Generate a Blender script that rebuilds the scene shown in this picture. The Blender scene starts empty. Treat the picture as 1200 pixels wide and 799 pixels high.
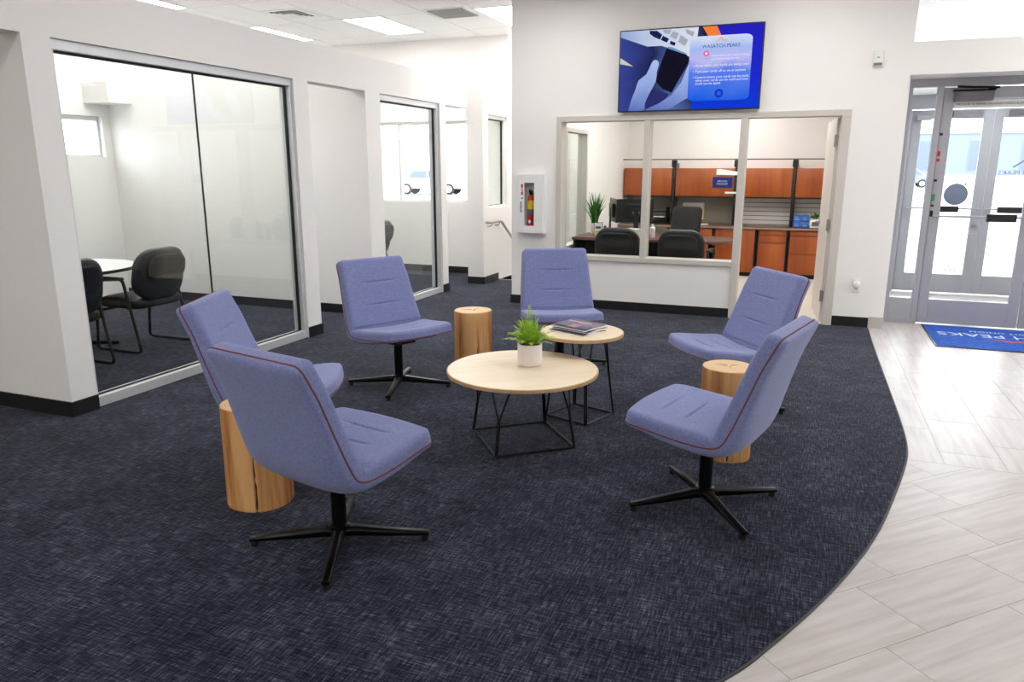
import bpy, bmesh, math, random
from mathutils import Vector, Matrix
random.seed(7)
S = bpy.context.scene
COL = S.collection
R = math.radians
PI = math.pi

# ------------------------------------------------------------------ camera, world, exposure
cam_d = bpy.data.cameras.new('camera'); cam_d.sensor_width = 36.0; cam_d.lens = 36.0 * 870 / 1200
cam_d.clip_start = 0.05; cam_d.clip_end = 400
cam = bpy.data.objects.new('camera', cam_d); COL.objects.link(cam)
cam.location = (0, 0, 1.6); cam.rotation_euler = (R(90 - 13.17), 0, R(21.6))
S.camera = cam
W = bpy.data.worlds.new('overcast_sky'); S.world = W; W.use_nodes = True
W.node_tree.nodes['Background'].inputs[0].default_value = (0.97, 0.98, 1.0, 1)
W.node_tree.nodes['Background'].inputs[1].default_value = 9.0
S.view_settings.view_transform = 'Standard'; S.view_settings.look = 'None'
S.view_settings.exposure = 0.0; S.view_settings.gamma = 1.0; S.view_settings.use_curve_mapping = False
LAMP = 12.6            # emission of the ceiling troffers
c = S.cycles
c.max_bounces = 10; c.diffuse_bounces = 5; c.glossy_bounces = 4; c.transmission_bounces = 6; c.transparent_max_bounces = 16
c.sample_clamp_indirect = 6.0; c.caustics_reflective = False; c.caustics_refractive = False
c.use_denoising = True

# ------------------------------------------------------------------ materials
def srgb(r, g, b):
    f = lambda v: (v / 255 / 12.92) if v / 255 <= 0.04045 else ((v / 255 + 0.055) / 1.055) ** 2.4
    return (f(r), f(g), f(b), 1)
def newmat(name):
    m = bpy.data.materials.new(name); m.use_nodes = True
    nt = m.node_tree; b = nt.nodes['Principled BSDF']
    return m, nt, b
def mat(name, col, rough=0.5, metal=0.0, spec=0.5, noise=0.0, nscale=40, bump=0.0, bscale=300, emis=None, estr=0, coat=0):
    m, nt, b = newmat(name)
    b.inputs['Base Color'].default_value = col; b.inputs['Roughness'].default_value = rough
    b.inputs['Metallic'].default_value = metal; b.inputs['Specular IOR Level'].default_value = spec
    b.inputs['Coat Weight'].default_value = coat
    if emis: b.inputs['Emission Color'].default_value = emis; b.inputs['Emission Strength'].default_value = estr
    if noise or bump:
        tc = nt.nodes.new('ShaderNodeTexCoord')
    if noise:
        n = nt.nodes.new('ShaderNodeTexNoise'); n.inputs['Scale'].default_value = nscale; n.inputs['Detail'].default_value = 4
        nt.links.new(tc.outputs['Object'], n.inputs['Vector'])
        r = nt.nodes.new('ShaderNodeValToRGB'); e = r.color_ramp.elements
        e[0].position = .3; e[1].position = .7
        e[0].color = tuple(max(0, v * (1 - noise)) for v in col[:3]) + (1,)
        e[1].color = tuple(min(1, v * (1 + noise)) for v in col[:3]) + (1,)
        nt.links.new(n.outputs['Fac'], r.inputs['Fac']); nt.links.new(r.outputs['Color'], b.inputs['Base Color'])
    if bump:
        n2 = nt.nodes.new('ShaderNodeTexNoise'); n2.inputs['Scale'].default_value = bscale
        nt.links.new(tc.outputs['Object'], n2.inputs['Vector'])
        bp = nt.nodes.new('ShaderNodeBump'); bp.inputs['Strength'].default_value = bump; bp.inputs['Distance'].default_value = .002
        nt.links.new(n2.outputs['Fac'], bp.inputs['Height']); nt.links.new(bp.outputs['Normal'], b.inputs['Normal'])
    return m
def stretched(nt, tc, scale3, nscale=1.0, detail=3, rough=.6, out='Object', rot=0):
    mp = nt.nodes.new('ShaderNodeMapping'); mp.inputs['Scale'].default_value = scale3; mp.inputs['Rotation'].default_value = (0, 0, rot)
    nt.links.new(tc.outputs[out], mp.inputs['Vector'])
    n = nt.nodes.new('ShaderNodeTexNoise'); n.inputs['Scale'].default_value = nscale; n.inputs['Detail'].default_value = detail
    n.inputs['Roughness'].default_value = rough
    nt.links.new(mp.outputs['Vector'], n.inputs['Vector'])
    return n
def ramp(nt, src, stops):
    r = nt.nodes.new('ShaderNodeValToRGB'); e = r.color_ramp.elements
    e[0].position, e[0].color = stops[0]; e[1].position, e[1].color = stops[-1]
    for p, col in stops[1:-1]:
        k = e.new(p); k.color = col
    nt.links.new(src, r.inputs['Fac']); return r

M = {}
M['wall'] = mat('painted_wall', srgb(243, 240, 237), .7, bump=.05, bscale=220)
M['trimw'] = mat('office_frame_paint', srgb(206, 200, 192), .45)
M['doorpaint'] = mat('office_door_paint', srgb(214, 208, 200), .45)
M['base'] = mat('black_rubber_base', srgb(20, 20, 22), .45)
M['alum'] = mat('brushed_aluminium', srgb(216, 218, 220), .4, .35)
M['alumd'] = mat('door_aluminium', srgb(168, 168, 174), .42, .25)
M['alumo'] = mat('outer_door_aluminium', srgb(168, 170, 176), .45, .1)
M['closer'] = mat('closer_grey', srgb(112, 110, 114), .45, .2)
M['gasket'] = mat('black_gasket', srgb(10, 10, 10), .6)
M['black'] = mat('black_powder_coat', srgb(15, 15, 16), .38, .2)
M['blackplastic'] = mat('black_plastic', srgb(20, 20, 22), .4)
M['leather'] = mat('black_leather', srgb(15, 15, 18), .5, bump=.25, bscale=160)
M['chairbase'] = mat('black_metal_base', srgb(24, 24, 24), .3, .75)
M['white'] = mat('white_enamel', srgb(240, 240, 240), .35)
M['whiteplastic'] = mat('white_plastic', srgb(236, 236, 232), .4)
M['ceil'] = mat('ceiling_tile_white', srgb(246, 246, 245), .85, noise=.03, nscale=60)
M['grid'] = mat('ceiling_grid', srgb(225, 225, 223), .5)
M['steel'] = mat('stainless_rail', srgb(178, 172, 160), .4, .35)
M['ceramic'] = mat('white_ceramic', srgb(236, 228, 226), .45, noise=.02, nscale=30)
M['soil'] = mat('soil', srgb(50, 38, 28), .9, noise=.4)
M['fern'] = mat('fern_green', srgb(166, 200, 72), .6, noise=.28, nscale=18)
M['fernd'] = mat('fern_stem', srgb(86, 120, 40), .5)
M['grass'] = mat('grass_leaf_green', srgb(62, 122, 44), .5, noise=.4, nscale=25)
M['red'] = mat('red_enamel', srgb(196, 28, 28), .3)
M['yellow'] = mat('yellow_label', srgb(246, 200, 30), .5)
M['navy'] = mat('navy_sign', srgb(20, 46, 130), .4)
M['paper'] = mat('paper_white', srgb(245, 245, 243), .7)
M['bluebox'] = mat('blue_box', srgb(40, 92, 176), .5)
M['bluelite'] = mat('blue_box_print', srgb(120, 165, 225), .5)
M['tack'] = mat('tackboard_fabric', srgb(150, 142, 132), .9, noise=.08, nscale=300)
M['slat'] = mat('slat_panel', srgb(238, 236, 232), .5)
M['dark'] = mat('dark_recess', srgb(24, 22, 22), .7)
M['laminate'] = mat('white_laminate', srgb(232, 232, 232), .35)
M['nickel'] = mat('satin_nickel', srgb(170, 166, 160), .35, .9)
M['orange'] = mat('orange_piping', srgb(112, 64, 58), .8)
M['text_w'] = mat('white_print', srgb(240, 240, 240), .6)
M['text_d'] = mat('dark_print', srgb(30, 30, 34), .6)
M['text_g'] = mat('grey_frost_print', srgb(96, 102, 114), .6)
M['concrete'] = mat('pale_concrete', srgb(205, 205, 205), .9, noise=.06, nscale=3)
M['facade'] = mat('blue_grey_siding', srgb(112, 121, 146), .8)
M['facadew'] = mat('facade_window', srgb(88, 98, 122), .3)
M['carpaint'] = mat('grey_car_paint', srgb(110, 116, 126), .3, .3)
M['tyre'] = mat('tyre_rubber', srgb(25, 25, 25), .8)
M['asphalt'] = mat('asphalt', srgb(160, 160, 162), .9, noise=.08, nscale=5)

def m_carpet():
    m, nt, b = newmat('navy_heather_carpet'); tc = nt.nodes.new('ShaderNodeTexCoord')
    n1 = stretched(nt, tc, (12, 140, 1), 1, 3, .7); n2 = stretched(nt, tc, (140, 12, 1), 1, 3, .7)
    n3 = stretched(nt, tc, (3.3, 3.3, 1), 1, 3, .6)
    a = nt.nodes.new('ShaderNodeMath'); a.operation = 'ADD'
    nt.links.new(n1.outputs['Fac'], a.inputs[0]); nt.links.new(n2.outputs['Fac'], a.inputs[1])
    a2 = nt.nodes.new('ShaderNodeMath'); a2.operation = 'MULTIPLY_ADD'; a2.inputs[1].default_value = .32
    nt.links.new(n3.outputs['Fac'], a2.inputs[0]); nt.links.new(a.outputs[0], a2.inputs[2])
    sc = nt.nodes.new('ShaderNodeMath'); sc.operation = 'MULTIPLY'; sc.inputs[1].default_value = .43
    nt.links.new(a2.outputs[0], sc.inputs[0])
    r = ramp(nt, sc.outputs[0], [(.385, srgb(9, 10, 17)), (.47, srgb(30, 33, 46)), (.54, srgb(55, 59, 74)), (.64, srgb(108, 110, 120))])
    nt.links.new(r.outputs['Color'], b.inputs['Base Color'])
    b.inputs['Roughness'].default_value = .95; b.inputs['Specular IOR Level'].default_value = .05; b.inputs['Sheen Weight'].default_value = .10; b.inputs['Sheen Roughness'].default_value = .4
    bp = nt.nodes.new('ShaderNodeBump'); bp.inputs['Strength'].default_value = .35; bp.inputs['Distance'].default_value = .003
    nt.links.new(a.outputs[0], bp.inputs['Height']); nt.links.new(bp.outputs['Normal'], b.inputs['Normal'])
    return m
M['carpet'] = m_carpet()
def m_fabric():
    m, nt, b = newmat('periwinkle_wool_felt'); tc = nt.nodes.new('ShaderNodeTexCoord')
    n = nt.nodes.new('ShaderNodeTexNoise'); n.inputs['Scale'].default_value = 90; n.inputs['Detail'].default_value = 5
    nt.links.new(tc.outputs['Object'], n.inputs['Vector'])
    r = ramp(nt, n.outputs['Fac'], [(.3, srgb(112, 119, 164)), (.5, srgb(121, 128, 173)), (.7, srgb(130, 137, 182))])
    v = nt.nodes.new('ShaderNodeTexVoronoi'); v.inputs['Scale'].default_value = 75
    nt.links.new(tc.outputs['Object'], v.inputs['Vector'])
    fl = ramp(nt, v.outputs['Distance'], [(.0, (.6, .6, .6, 1)), (.09, (0, 0, 0, 1))])
    mx = nt.nodes.new('ShaderNodeMixRGB'); mx.inputs[2].default_value = srgb(176, 176, 214)
    nt.links.new(fl.outputs['Color'], mx.inputs[0]); nt.links.new(r.outputs['Color'], mx.inputs[1])
    nt.links.new(mx.outputs[0], b.inputs['Base Color'])
    b.inputs['Roughness'].default_value = .92; b.inputs['Specular IOR Level'].default_value = .15
    b.inputs['Sheen Weight'].default_value = .25
    n2 = nt.nodes.new('ShaderNodeTexNoise'); n2.inputs['Scale'].default_value = 420
    nt.links.new(tc.outputs['Object'], n2.inputs['Vector'])
    bp = nt.nodes.new('ShaderNodeBump'); bp.inputs['Strength'].default_value = .3; bp.inputs['Distance'].default_value = .002
    nt.links.new(n2.outputs['Fac'], bp.inputs['Height']); nt.links.new(bp.outputs['Normal'], b.inputs['Normal'])
    return m
M['fabric'] = m_fabric()
def m_wood(name, c0, c1, c2, axis, rough=.5, sc=1.0, coat=0, lo=.32, hi=.66):
    m, nt, b = newmat(name); tc = nt.nodes.new('ShaderNodeTexCoord')
    s = [22 * sc, 22 * sc, 22 * sc]; s[axis] = 1.6 * sc
    n = stretched(nt, tc, tuple(s), 1, 4, .6)
    s2 = [4 * sc, 4 * sc, 4 * sc]; s2[axis] = .5 * sc
    n2 = stretched(nt, tc, tuple(s2), 1, 2, .5)
    a = nt.nodes.new('ShaderNodeMath'); a.operation = 'ADD'
    nt.links.new(n.outputs['Fac'], a.inputs[0]); nt.links.new(n2.outputs['Fac'], a.inputs[1])
    h = nt.nodes.new('ShaderNodeMath'); h.operation = 'MULTIPLY'; h.inputs[1].default_value = .5
    nt.links.new(a.outputs[0], h.inputs[0])
    r = ramp(nt, h.outputs[0], [(lo, c0), ((lo + hi) / 2, c1), (hi, c2)])
    nt.links.new(r.outputs['Color'], b.inputs['Base Color']); b.inputs['Roughness'].default_value = rough
    b.inputs['Coat Weight'].default_value = coat
    return m
M['maple'] = m_wood('pale_maple_veneer', srgb(232, 210, 178), srgb(240, 221, 192), srgb(245, 229, 203), 0, .38)
M['mapleedge'] = m_wood('plywood_edge', srgb(188, 148, 100), srgb(204, 168, 120), srgb(214, 180, 136), 0, .5)
M['log'] = m_wood('log_side', srgb(112, 62, 28), srgb(190, 130, 74), srgb(220, 170, 112), 2, .55, .75, 0, .39, .60)
M['cherry'] = m_wood('cherry_veneer', srgb(134, 62, 20), srgb(158, 78, 28), srgb(176, 94, 38), 2, .35, .8)
M['walnut'] = m_wood('walnut_top', srgb(70, 42, 32), srgb(92, 58, 44), srgb(110, 72, 56), 0, .3)
def m_endgrain():
    m, nt, b = newmat('log_end_grain'); tc = nt.nodes.new('ShaderNodeTexCoord')
    w = nt.nodes.new('ShaderNodeTexWave'); w.wave_type = 'RINGS'; w.rings_direction = 'Z'
    w.inputs['Scale'].default_value = 22; w.inputs['Distortion'].default_value = 3; w.inputs['Detail'].default_value = 2
    nt.links.new(tc.outputs['Object'], w.inputs['Vector'])
    r = ramp(nt, w.outputs['Fac'], [(.1, srgb(212, 172, 124)), (.6, srgb(224, 188, 142)), (.95, srgb(230, 196, 150))])
    nt.links.new(r.outputs['Color'], b.inputs['Base Color']); b.inputs['Roughness'].default_value = .5
    return m
M['endgrain'] = m_endgrain()
def m_tile(name, shift, rot):
    m, nt, b = newmat(name); tc = nt.nodes.new('ShaderNodeTexCoord'); oi = nt.nodes.new('ShaderNodeObjectInfo')
    mp = nt.nodes.new('ShaderNodeMapping'); mp.inputs['Scale'].default_value = (2.2, 26, 1)
    ad = nt.nodes.new('ShaderNodeVectorMath'); ad.operation = 'ADD'
    mu = nt.nodes.new('ShaderNodeMath'); mu.operation = 'MULTIPLY'; mu.inputs[1].default_value = 30
    nt.links.new(oi.outputs['Random'], mu.inputs[0])
    nt.links.new(tc.outputs['Object'], ad.inputs[0]); nt.links.new(mu.outputs[0], ad.inputs[1])
    nt.links.new(ad.outputs[0], mp.inputs['Vector'])
    n = nt.nodes.new('ShaderNodeTexNoise'); n.inputs['Scale'].default_value = 1; n.inputs['Detail'].default_value = 3
    nt.links.new(mp.outputs['Vector'], n.inputs['Vector'])
    r = ramp(nt, n.outputs['Fac'], [(.25, srgb(182, 174, 170)), (.5, srgb(196, 189, 186)), (.75, srgb(206, 200, 198))])
    nt.links.new(r.outputs['Color'], b.inputs['Base Color']); b.inputs['Roughness'].default_value = .36
    b.inputs['Specular IOR Level'].default_value = .42
    return m
M['tile'] = m_tile('porcelain_floor_tile', 0, 0)
M['grout'] = mat('grey_grout', srgb(140, 134, 130), .9)
M['officefloor'] = mat('speckled_office_floor', srgb(212, 204, 192), .5, noise=.14, nscale=55)
def m_mat():
    m, nt, b = newmat('blue_door_mat'); tc = nt.nodes.new('ShaderNodeTexCoord')
    n = nt.nodes.new('ShaderNodeTexNoise'); n.inputs['Scale'].default_value = 30; n.inputs['Detail'].default_value = 5
    nt.links.new(tc.outputs['Object'], n.inputs['Vector'])
    r = ramp(nt, n.outputs['Fac'], [(.3, srgb(14, 62, 150)), (.7, srgb(34, 98, 196))])
    nt.links.new(r.outputs['Color'], b.inputs['Base Color']); b.inputs['Roughness'].default_value = .95
    return m
M['mat'] = m_mat()
M['matred'] = mat('mat_orange_pile', srgb(214, 86, 56), .95)
M['matwhite'] = mat('mat_white_pile', srgb(206, 216, 232), .95)
def m_glass(name, tint, refl=1.0):
    m = bpy.data.materials.new(name); m.use_nodes = True; nt = m.node_tree
    for n in list(nt.nodes): nt.nodes.remove(n)
    o = nt.nodes.new('ShaderNodeOutputMaterial'); t = nt.nodes.new('ShaderNodeBsdfTransparent'); t.inputs[0].default_value = tint
    g = nt.nodes.new('ShaderNodeBsdfGlossy'); g.inputs['Roughness'].default_value = 0.01
    f = nt.nodes.new('ShaderNodeFresnel'); f.inputs[0].default_value = 1.45
    k = nt.nodes.new('ShaderNodeMath'); k.operation = 'MULTIPLY'; k.inputs[1].default_value = refl
    mx = nt.nodes.new('ShaderNodeMixShader')
    nt.links.new(f.outputs[0], k.inputs[0]); nt.links.new(k.outputs[0], mx.inputs[0])
    nt.links.new(t.outputs[0], mx.inputs[1]); nt.links.new(g.outputs[0], mx.inputs[2]); nt.links.new(mx.outputs[0], o.inputs[0])
    return m
M['glass'] = m_glass('clear_glass', (.96, .98, .97, 1), .13)
M['glassx'] = m_glass('exterior_glass', (.95, .97, .98, 1), .2)
def m_emit(name, col, s):
    m = bpy.data.materials.new(name); m.use_nodes = True; nt = m.node_tree
    for n in list(nt.nodes): nt.nodes.remove(n)
    o = nt.nodes.new('ShaderNodeOutputMaterial'); e = nt.nodes.new('ShaderNodeEmission')
    e.inputs[0].default_value = col; e.inputs[1].default_value = s; nt.links.new(e.outputs[0], o.inputs[0])
    return m
M['lamp'] = m_emit('troffer_diffuser', (1, .985, .96, 1), LAMP)

# ------------------------------------------------------------------ mesh helpers
class MB:
    def __init__(s): s.v = []; s.f = []
    def add(s, vs, fs):
        o = len(s.v); s.v += [tuple(p) for p in vs]; s.f += [tuple(i + o for i in f) for f in fs]; return s
    def box(s, x0, y0, z0, x1, y1, z1):
        return s.add([(x0, y0, z0), (x1, y0, z0), (x1, y1, z0), (x0, y1, z0), (x0, y0, z1), (x1, y0, z1), (x1, y1, z1), (x0, y1, z1)],
                     [(0, 3, 2, 1), (4, 5, 6, 7), (0, 1, 5, 4), (1, 2, 6, 5), (2, 3, 7, 6), (3, 0, 4, 7)])
    def tube(s, pts, r, n=10, closed=False, caps=True):
        P = [Vector(p) for p in pts]; rr = r if isinstance(r, (list, tuple)) else [r] * len(P)
        L = len(P); rings = []; prev = None
        for i in range(L):
            if closed: t = P[(i + 1) % L] - P[i - 1]
            else: t = (P[min(i + 1, L - 1)] - P[max(i - 1, 0)])
            t.normalize()
            if prev is None:
                a = Vector((0, 0, 1)) if abs(t.z) < .9 else Vector((1, 0, 0))
                nrm = (a - t * a.dot(t)).normalized()
            else:
                nrm = (prev - t * prev.dot(t)).normalized()
            prev = nrm; bn = t.cross(nrm)
            rings.append([P[i] + (nrm * math.cos(2 * PI * k / n) + bn * math.sin(2 * PI * k / n)) * rr[i] for k in range(n)])
        vs = [p for g in rings for p in g]; fs = []
        m = L if closed else L - 1
        for i in range(m):
            j = (i + 1) % L
            for k in range(n):
                fs.append((i * n + k, i * n + (k + 1) % n, j * n + (k + 1) % n, j * n + k))
        if caps and not closed:
            fs.append(tuple(range(n - 1, -1, -1))); fs.append(tuple((L - 1) * n + k for k in range(n)))
        return s.add(vs, fs)
    def cyl(s, p0, p1, r0, r1=None, n=20):
        return s.tube([p0, p1], [r0, r0 if r1 is None else r1], n)
    def lathe(s, prof, n=32, cx=0, cy=0):
        vs = []; fs = []
        for (r, z) in prof:
            for k in range(n): vs.append((cx + r * math.cos(2 * PI * k / n), cy + r * math.sin(2 * PI * k / n), z))
        for i in range(len(prof) - 1):
            for k in range(n): fs.append((i * n + k, i * n + (k + 1) % n, (i + 1) * n + (k + 1) % n, (i + 1) * n + k))
        fs.append(tuple(range(n - 1, -1, -1))); fs.append(tuple((len(prof) - 1) * n + k for k in range(n)))
        return s.add(vs, fs)
    def prism(s, poly, a, b, plane='xy'):
        n = len(poly)
        def P(p, h):
            return {'xy': (p[0], p[1], h), 'xz': (p[0], h, p[1]), 'yz': (h, p[0], p[1])}[plane]
        vs = [P(p, a) for p in poly] + [P(p, b) for p in poly]
        fs = [tuple(range(n - 1, -1, -1)), tuple(range(n, 2 * n))] + [(i, (i + 1) % n, n + (i + 1) % n, n + i) for i in range(n)]
        return s.add(vs, fs)
    def xf(s, mt, start=0):
        for i in range(start, len(s.v)): s.v[i] = tuple(mt @ Vector(s.v[i]))
        return s
    def mesh(s, name, m, smooth=False, bevel=0, seg=2):
        me = bpy.data.meshes.new(name); me.from_pydata(s.v, [], s.f); me.update()
        bm = bmesh.new(); bm.from_mesh(me)
        bmesh.ops.recalc_face_normals(bm, faces=bm.faces)
        if bevel:
            es = [e for e in bm.edges if len(e.link_faces) == 2 and e.calc_face_angle(0) > R(30)]
            bmesh.ops.bevel(bm, geom=es, offset=bevel, segments=seg, affect='EDGES', profile=.5, clamp_overlap=True)
        bm.to_mesh(me); bm.free()
        if smooth:
            me.shade_smooth() if hasattr(me, 'shade_smooth') else None
            try: me.set_sharp_from_angle(angle=R(40))
            except Exception: pass
        me.materials.append(M[m] if isinstance(m, str) else m)
        return me
    def build(s, name, m, parent=None, smooth=False, bevel=0, label=None, kind=None, loc=None, rotz=0, seg=2):
        return link(name, s.mesh(name, m, smooth, bevel, seg), parent, label, kind, loc, rotz)
def link(name, me, parent=None, label=None, kind=None, loc=None, rotz=0):
    o = bpy.data.objects.new(name, me); COL.objects.link(o)
    if parent: o.parent = parent
    if label: o['label'] = label
    if kind: o['kind'] = kind
    if loc: o.location = loc
    o.rotation_euler[2] = rotz
    return o
def tag(o, label, cat, group=None, kind=None):
    o['label'] = label; o['category'] = cat
    if group: o['group'] = group
    if kind: o['kind'] = kind
    return o
def thing(name, label, cat, loc=(0, 0, 0), rotz=0, group=None, kind=None):
    o = bpy.data.objects.new(name, None); COL.objects.link(o); o.empty_display_size = .1
    o.location = loc; o.rotation_euler = (0, 0, rotz); return tag(o, label, cat, group, kind)
def copy_tree(o, parent=None):
    k = o.copy(); COL.objects.link(k); k.parent = parent
    for ch in o.children: copy_tree(ch, k)
    return k
def box(name, m, x0, y0, z0, x1, y1, z1, parent=None, bevel=0, **kw):
    return MB().box(x0, y0, z0, x1, y1, z1).build(name, m, parent, bevel=bevel, smooth=bevel > 0, **kw)
def struct(name, o, label, cat):
    return tag(o, label, cat, None, 'structure')
def text_mb(body, size, depth=.0008, align='CENTER', mirror=False, font_scale_x=1.0, space=1.0):
    cu = bpy.data.curves.new('t', 'FONT'); cu.body = body; cu.size = size; cu.align_x = align; cu.align_y = 'CENTER'
    cu.extrude = depth / 2; cu.resolution_u = 2; cu.space_character = space
    ob = bpy.data.objects.new('t', cu); COL.objects.link(ob)
    dg = bpy.context.evaluated_depsgraph_get()
    me = bpy.data.meshes.new_from_object(ob.evaluated_get(dg))
    bpy.data.objects.remove(ob); bpy.data.curves.remove(cu)
    b = MB(); sx = (-1 if mirror else 1) * font_scale_x
    b.add([(v.co.x * sx, v.co.y, v.co.z) for v in me.vertices], [tuple(p.vertices) for p in me.polygons])
    bpy.data.meshes.remove(me); return b
def catmull(pts, per=8):
    P = [Vector(p) for p in pts]; out = []
    for i in range(len(P) - 1):
        p0 = P[max(i - 1, 0)]; p1 = P[i]; p2 = P[i + 1]; p3 = P[min(i + 2, len(P) - 1)]
        for k in range(per):
            t = k / per
            out.append(.5 * ((2 * p1) + (p2 - p0) * t + (2 * p0 - 5 * p1 + 4 * p2 - p3) * t * t + (3 * p1 - p0 - 3 * p2 + p3) * t ** 3))
    out.append(P[-1]); return out
def rounded(pts, r, n=5, closed=False):
    P = [Vector(p) for p in pts]; out = []; L = len(P)
    for i, p in enumerate(P):
        if not closed and i in (0, L - 1): out.append(p); continue
        a = P[i - 1] - p; b = P[(i + 1) % L] - p
        k = min(r, a.length * .45, b.length * .45); A = p + a.normalized() * k; B = p + b.normalized() * k
        for j in range(n + 1):
            t = j / n; out.append(A * (1 - t) ** 2 + p * 2 * t * (1 - t) + B * t * t)
    return out
def rrect(x0, y0, x1, y1, r, n=6):
    o = []
    for cx, cy, a in ((x1 - r, y0 + r, -90), (x1 - r, y1 - r, 0), (x0 + r, y1 - r, 90), (x0 + r, y0 + r, 180)):
        for k in range(n + 1): o.append((cx + r * math.cos(R(a + 90 * k / n)), cy + r * math.sin(R(a + 90 * k / n))))
    return o
def circle(cx, cy, r, n=24): return [(cx + r * math.cos(2 * PI * k / n), cy + r * math.sin(2 * PI * k / n)) for k in range(n)]

# ================================================================== THE SETTING
HC, HW, XL, YB = 3.42, 2.71, -4.38, 8.25
# ---- floor: sub-slab, carpet with curved edge, porcelain tiles
b = MB(); b.box(-8.2, -4, -.2, 6.2, 8.4, -.0016); b.box(-8.2, 8.4, -.2, -4.16, 10.55, -.0016); b.box(-4.16, 8.4, -.2, -3.0, 9.95, -.0016)
b.box(.6, 8.4, -.2, 3.4, 11.1, -.0016)
floor = b.build('floor', 'grout'); struct('floor', floor, 'floor of carpet and pale porcelain tile', 'floor')
edge = [(0.645, 8.25), (.645, 7.5), (.648, 6.75), (.654, 6.0), (.658, 5.4), (.655, 4.9), (.638, 4.58), (.600, 4.33), (.527, 3.97), (.415, 3.485), (.290, 3.086), (.155, 2.743), (-.008, 2.394), (-.138, 2.162), (-.5, 1.66), (-1.0, 1.16), (-1.6, .75), (-2.4, .4), (-3.4, .15)]
ce = [tuple(p[:2]) for p in catmull([(x, y, 0) for x, y in edge], 4)]
poly = [(-3.27, 8.25), (-3.27, 8.78), (-2.95, 8.78), (-2.95, 9.95), (-4.16, 9.95), (-4.16, 9.44), (-4.40, 9.44), (-4.40, 10.35), (-8.0, 10.35), (-8.0, -.2), (-3.6, -.2)] + ce[::-1]
MB().prism(poly, -.0016, .005).build('carpet', 'carpet', floor, label='navy heathered loop carpet with a curved edge')
MB().tube([(x, y, .002) for x, y in ce], .006, 8).build('carpet_edge_trim', 'blackplastic', floor, smooth=True)
def clip(poly, a, bb, cc):     # keep a*x+b*y<=c
    out = []
    for i in range(len(poly)):
        p, q = poly[i], poly[(i + 1) % len(poly)]
        dp, dq = a * p[0] + bb * p[1] - cc, a * q[0] + bb * q[1] - cc
        if dp <= 0: out.append(p)
        if dp * dq < 0:
            t = dp / (dp - dq); out.append((p[0] + (q[0] - p[0]) * t, p[1] + (q[1] - p[1]) * t))
    return out
def xedge(y):
    for i in range(len(ce) - 1):
        (x0, y0), (x1, y1) = ce[i], ce[i + 1]
        if y1 <= y <= y0: return x0 + (x1 - x0) * (y - y0) / (y1 - y0 - 1e-9)
    return .645 if y > 8.2 else -3.4
def covered(poly): return all(p[0] < xedge(p[1]) - .02 for p in poly) and all((poly[i][0] + poly[i - 1][0]) / 2 < xedge((poly[i][1] + poly[i - 1][1]) / 2) - .02 for i in range(len(poly)))
full_tiles = {}
def tile(poly, ang, full):
    cx = sum(p[0] for p in poly) / len(poly); cy = sum(p[1] for p in poly) / len(poly)
    loc = [((p[0] - cx) * math.cos(-ang) - (p[1] - cy) * math.sin(-ang), (p[0] - cx) * math.sin(-ang) + (p[1] - cy) * math.cos(-ang)) for p in poly]
    if full and ang in full_tiles: me = full_tiles[ang]
    else:
        me = MB().prism(loc, -.0016, 0).mesh('tile', 'tile')
        if full: full_tiles[ang] = me
    link('tile', me, floor, None, None, (cx, cy, 0), ang)
G = .0011; YS = 4.455
x0 = .81 - .305 * 2
for k in range(14):
    xa = x0 + .305 * k; ph = 4.455 + ((k - 1) * .207) % .61 - .61
    for j in range(9):
        ya = ph + .61 * j
        pl = [(xa + G, ya + G), (xa + .305 - G, ya + G), (xa + .305 - G, ya + .61 - G), (xa + G, ya + .61 - G)]
        full = ya >= YS and ya + .61 <= 8.74
        if not full: pl = clip(clip(pl, 0, -1, -YS - G), 0, 1, 8.74)
        if len(pl) < 3 or covered(pl): continue
        # local frame has its long side on x
        tile(pl, R(90), full)
u45 = (math.sqrt(.5), math.sqrt(.5))
for k in range(-2, 22):
    ctop = 2.175 - .315 * k; s0 = 3.116 - .213 * k
    for j in range(-9, 9):
        sa = s0 + .63 * j
        q = [(sa + G, ctop - .315 + G), (sa + .63 - G, ctop - .315 + G), (sa + .63 - G, ctop - G), (sa + G, ctop - G)]
        pl = [((s_ - c_) * u45[0], (s_ + c_) * u45[0]) for s_, c_ in q]
        cx = sum(p[0] for p in pl) / 4; cy = sum(p[1] for p in pl) / 4
        if cx > 4.2 or cy < 1.2 or cx < -1.2: continue
        full = max(p[1] for p in pl) <= YS
        if not full: pl = clip(pl, 0, 1, YS - G)
        if len(pl) < 3 or covered(pl): continue
        tile(pl, R(45), full)
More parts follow.
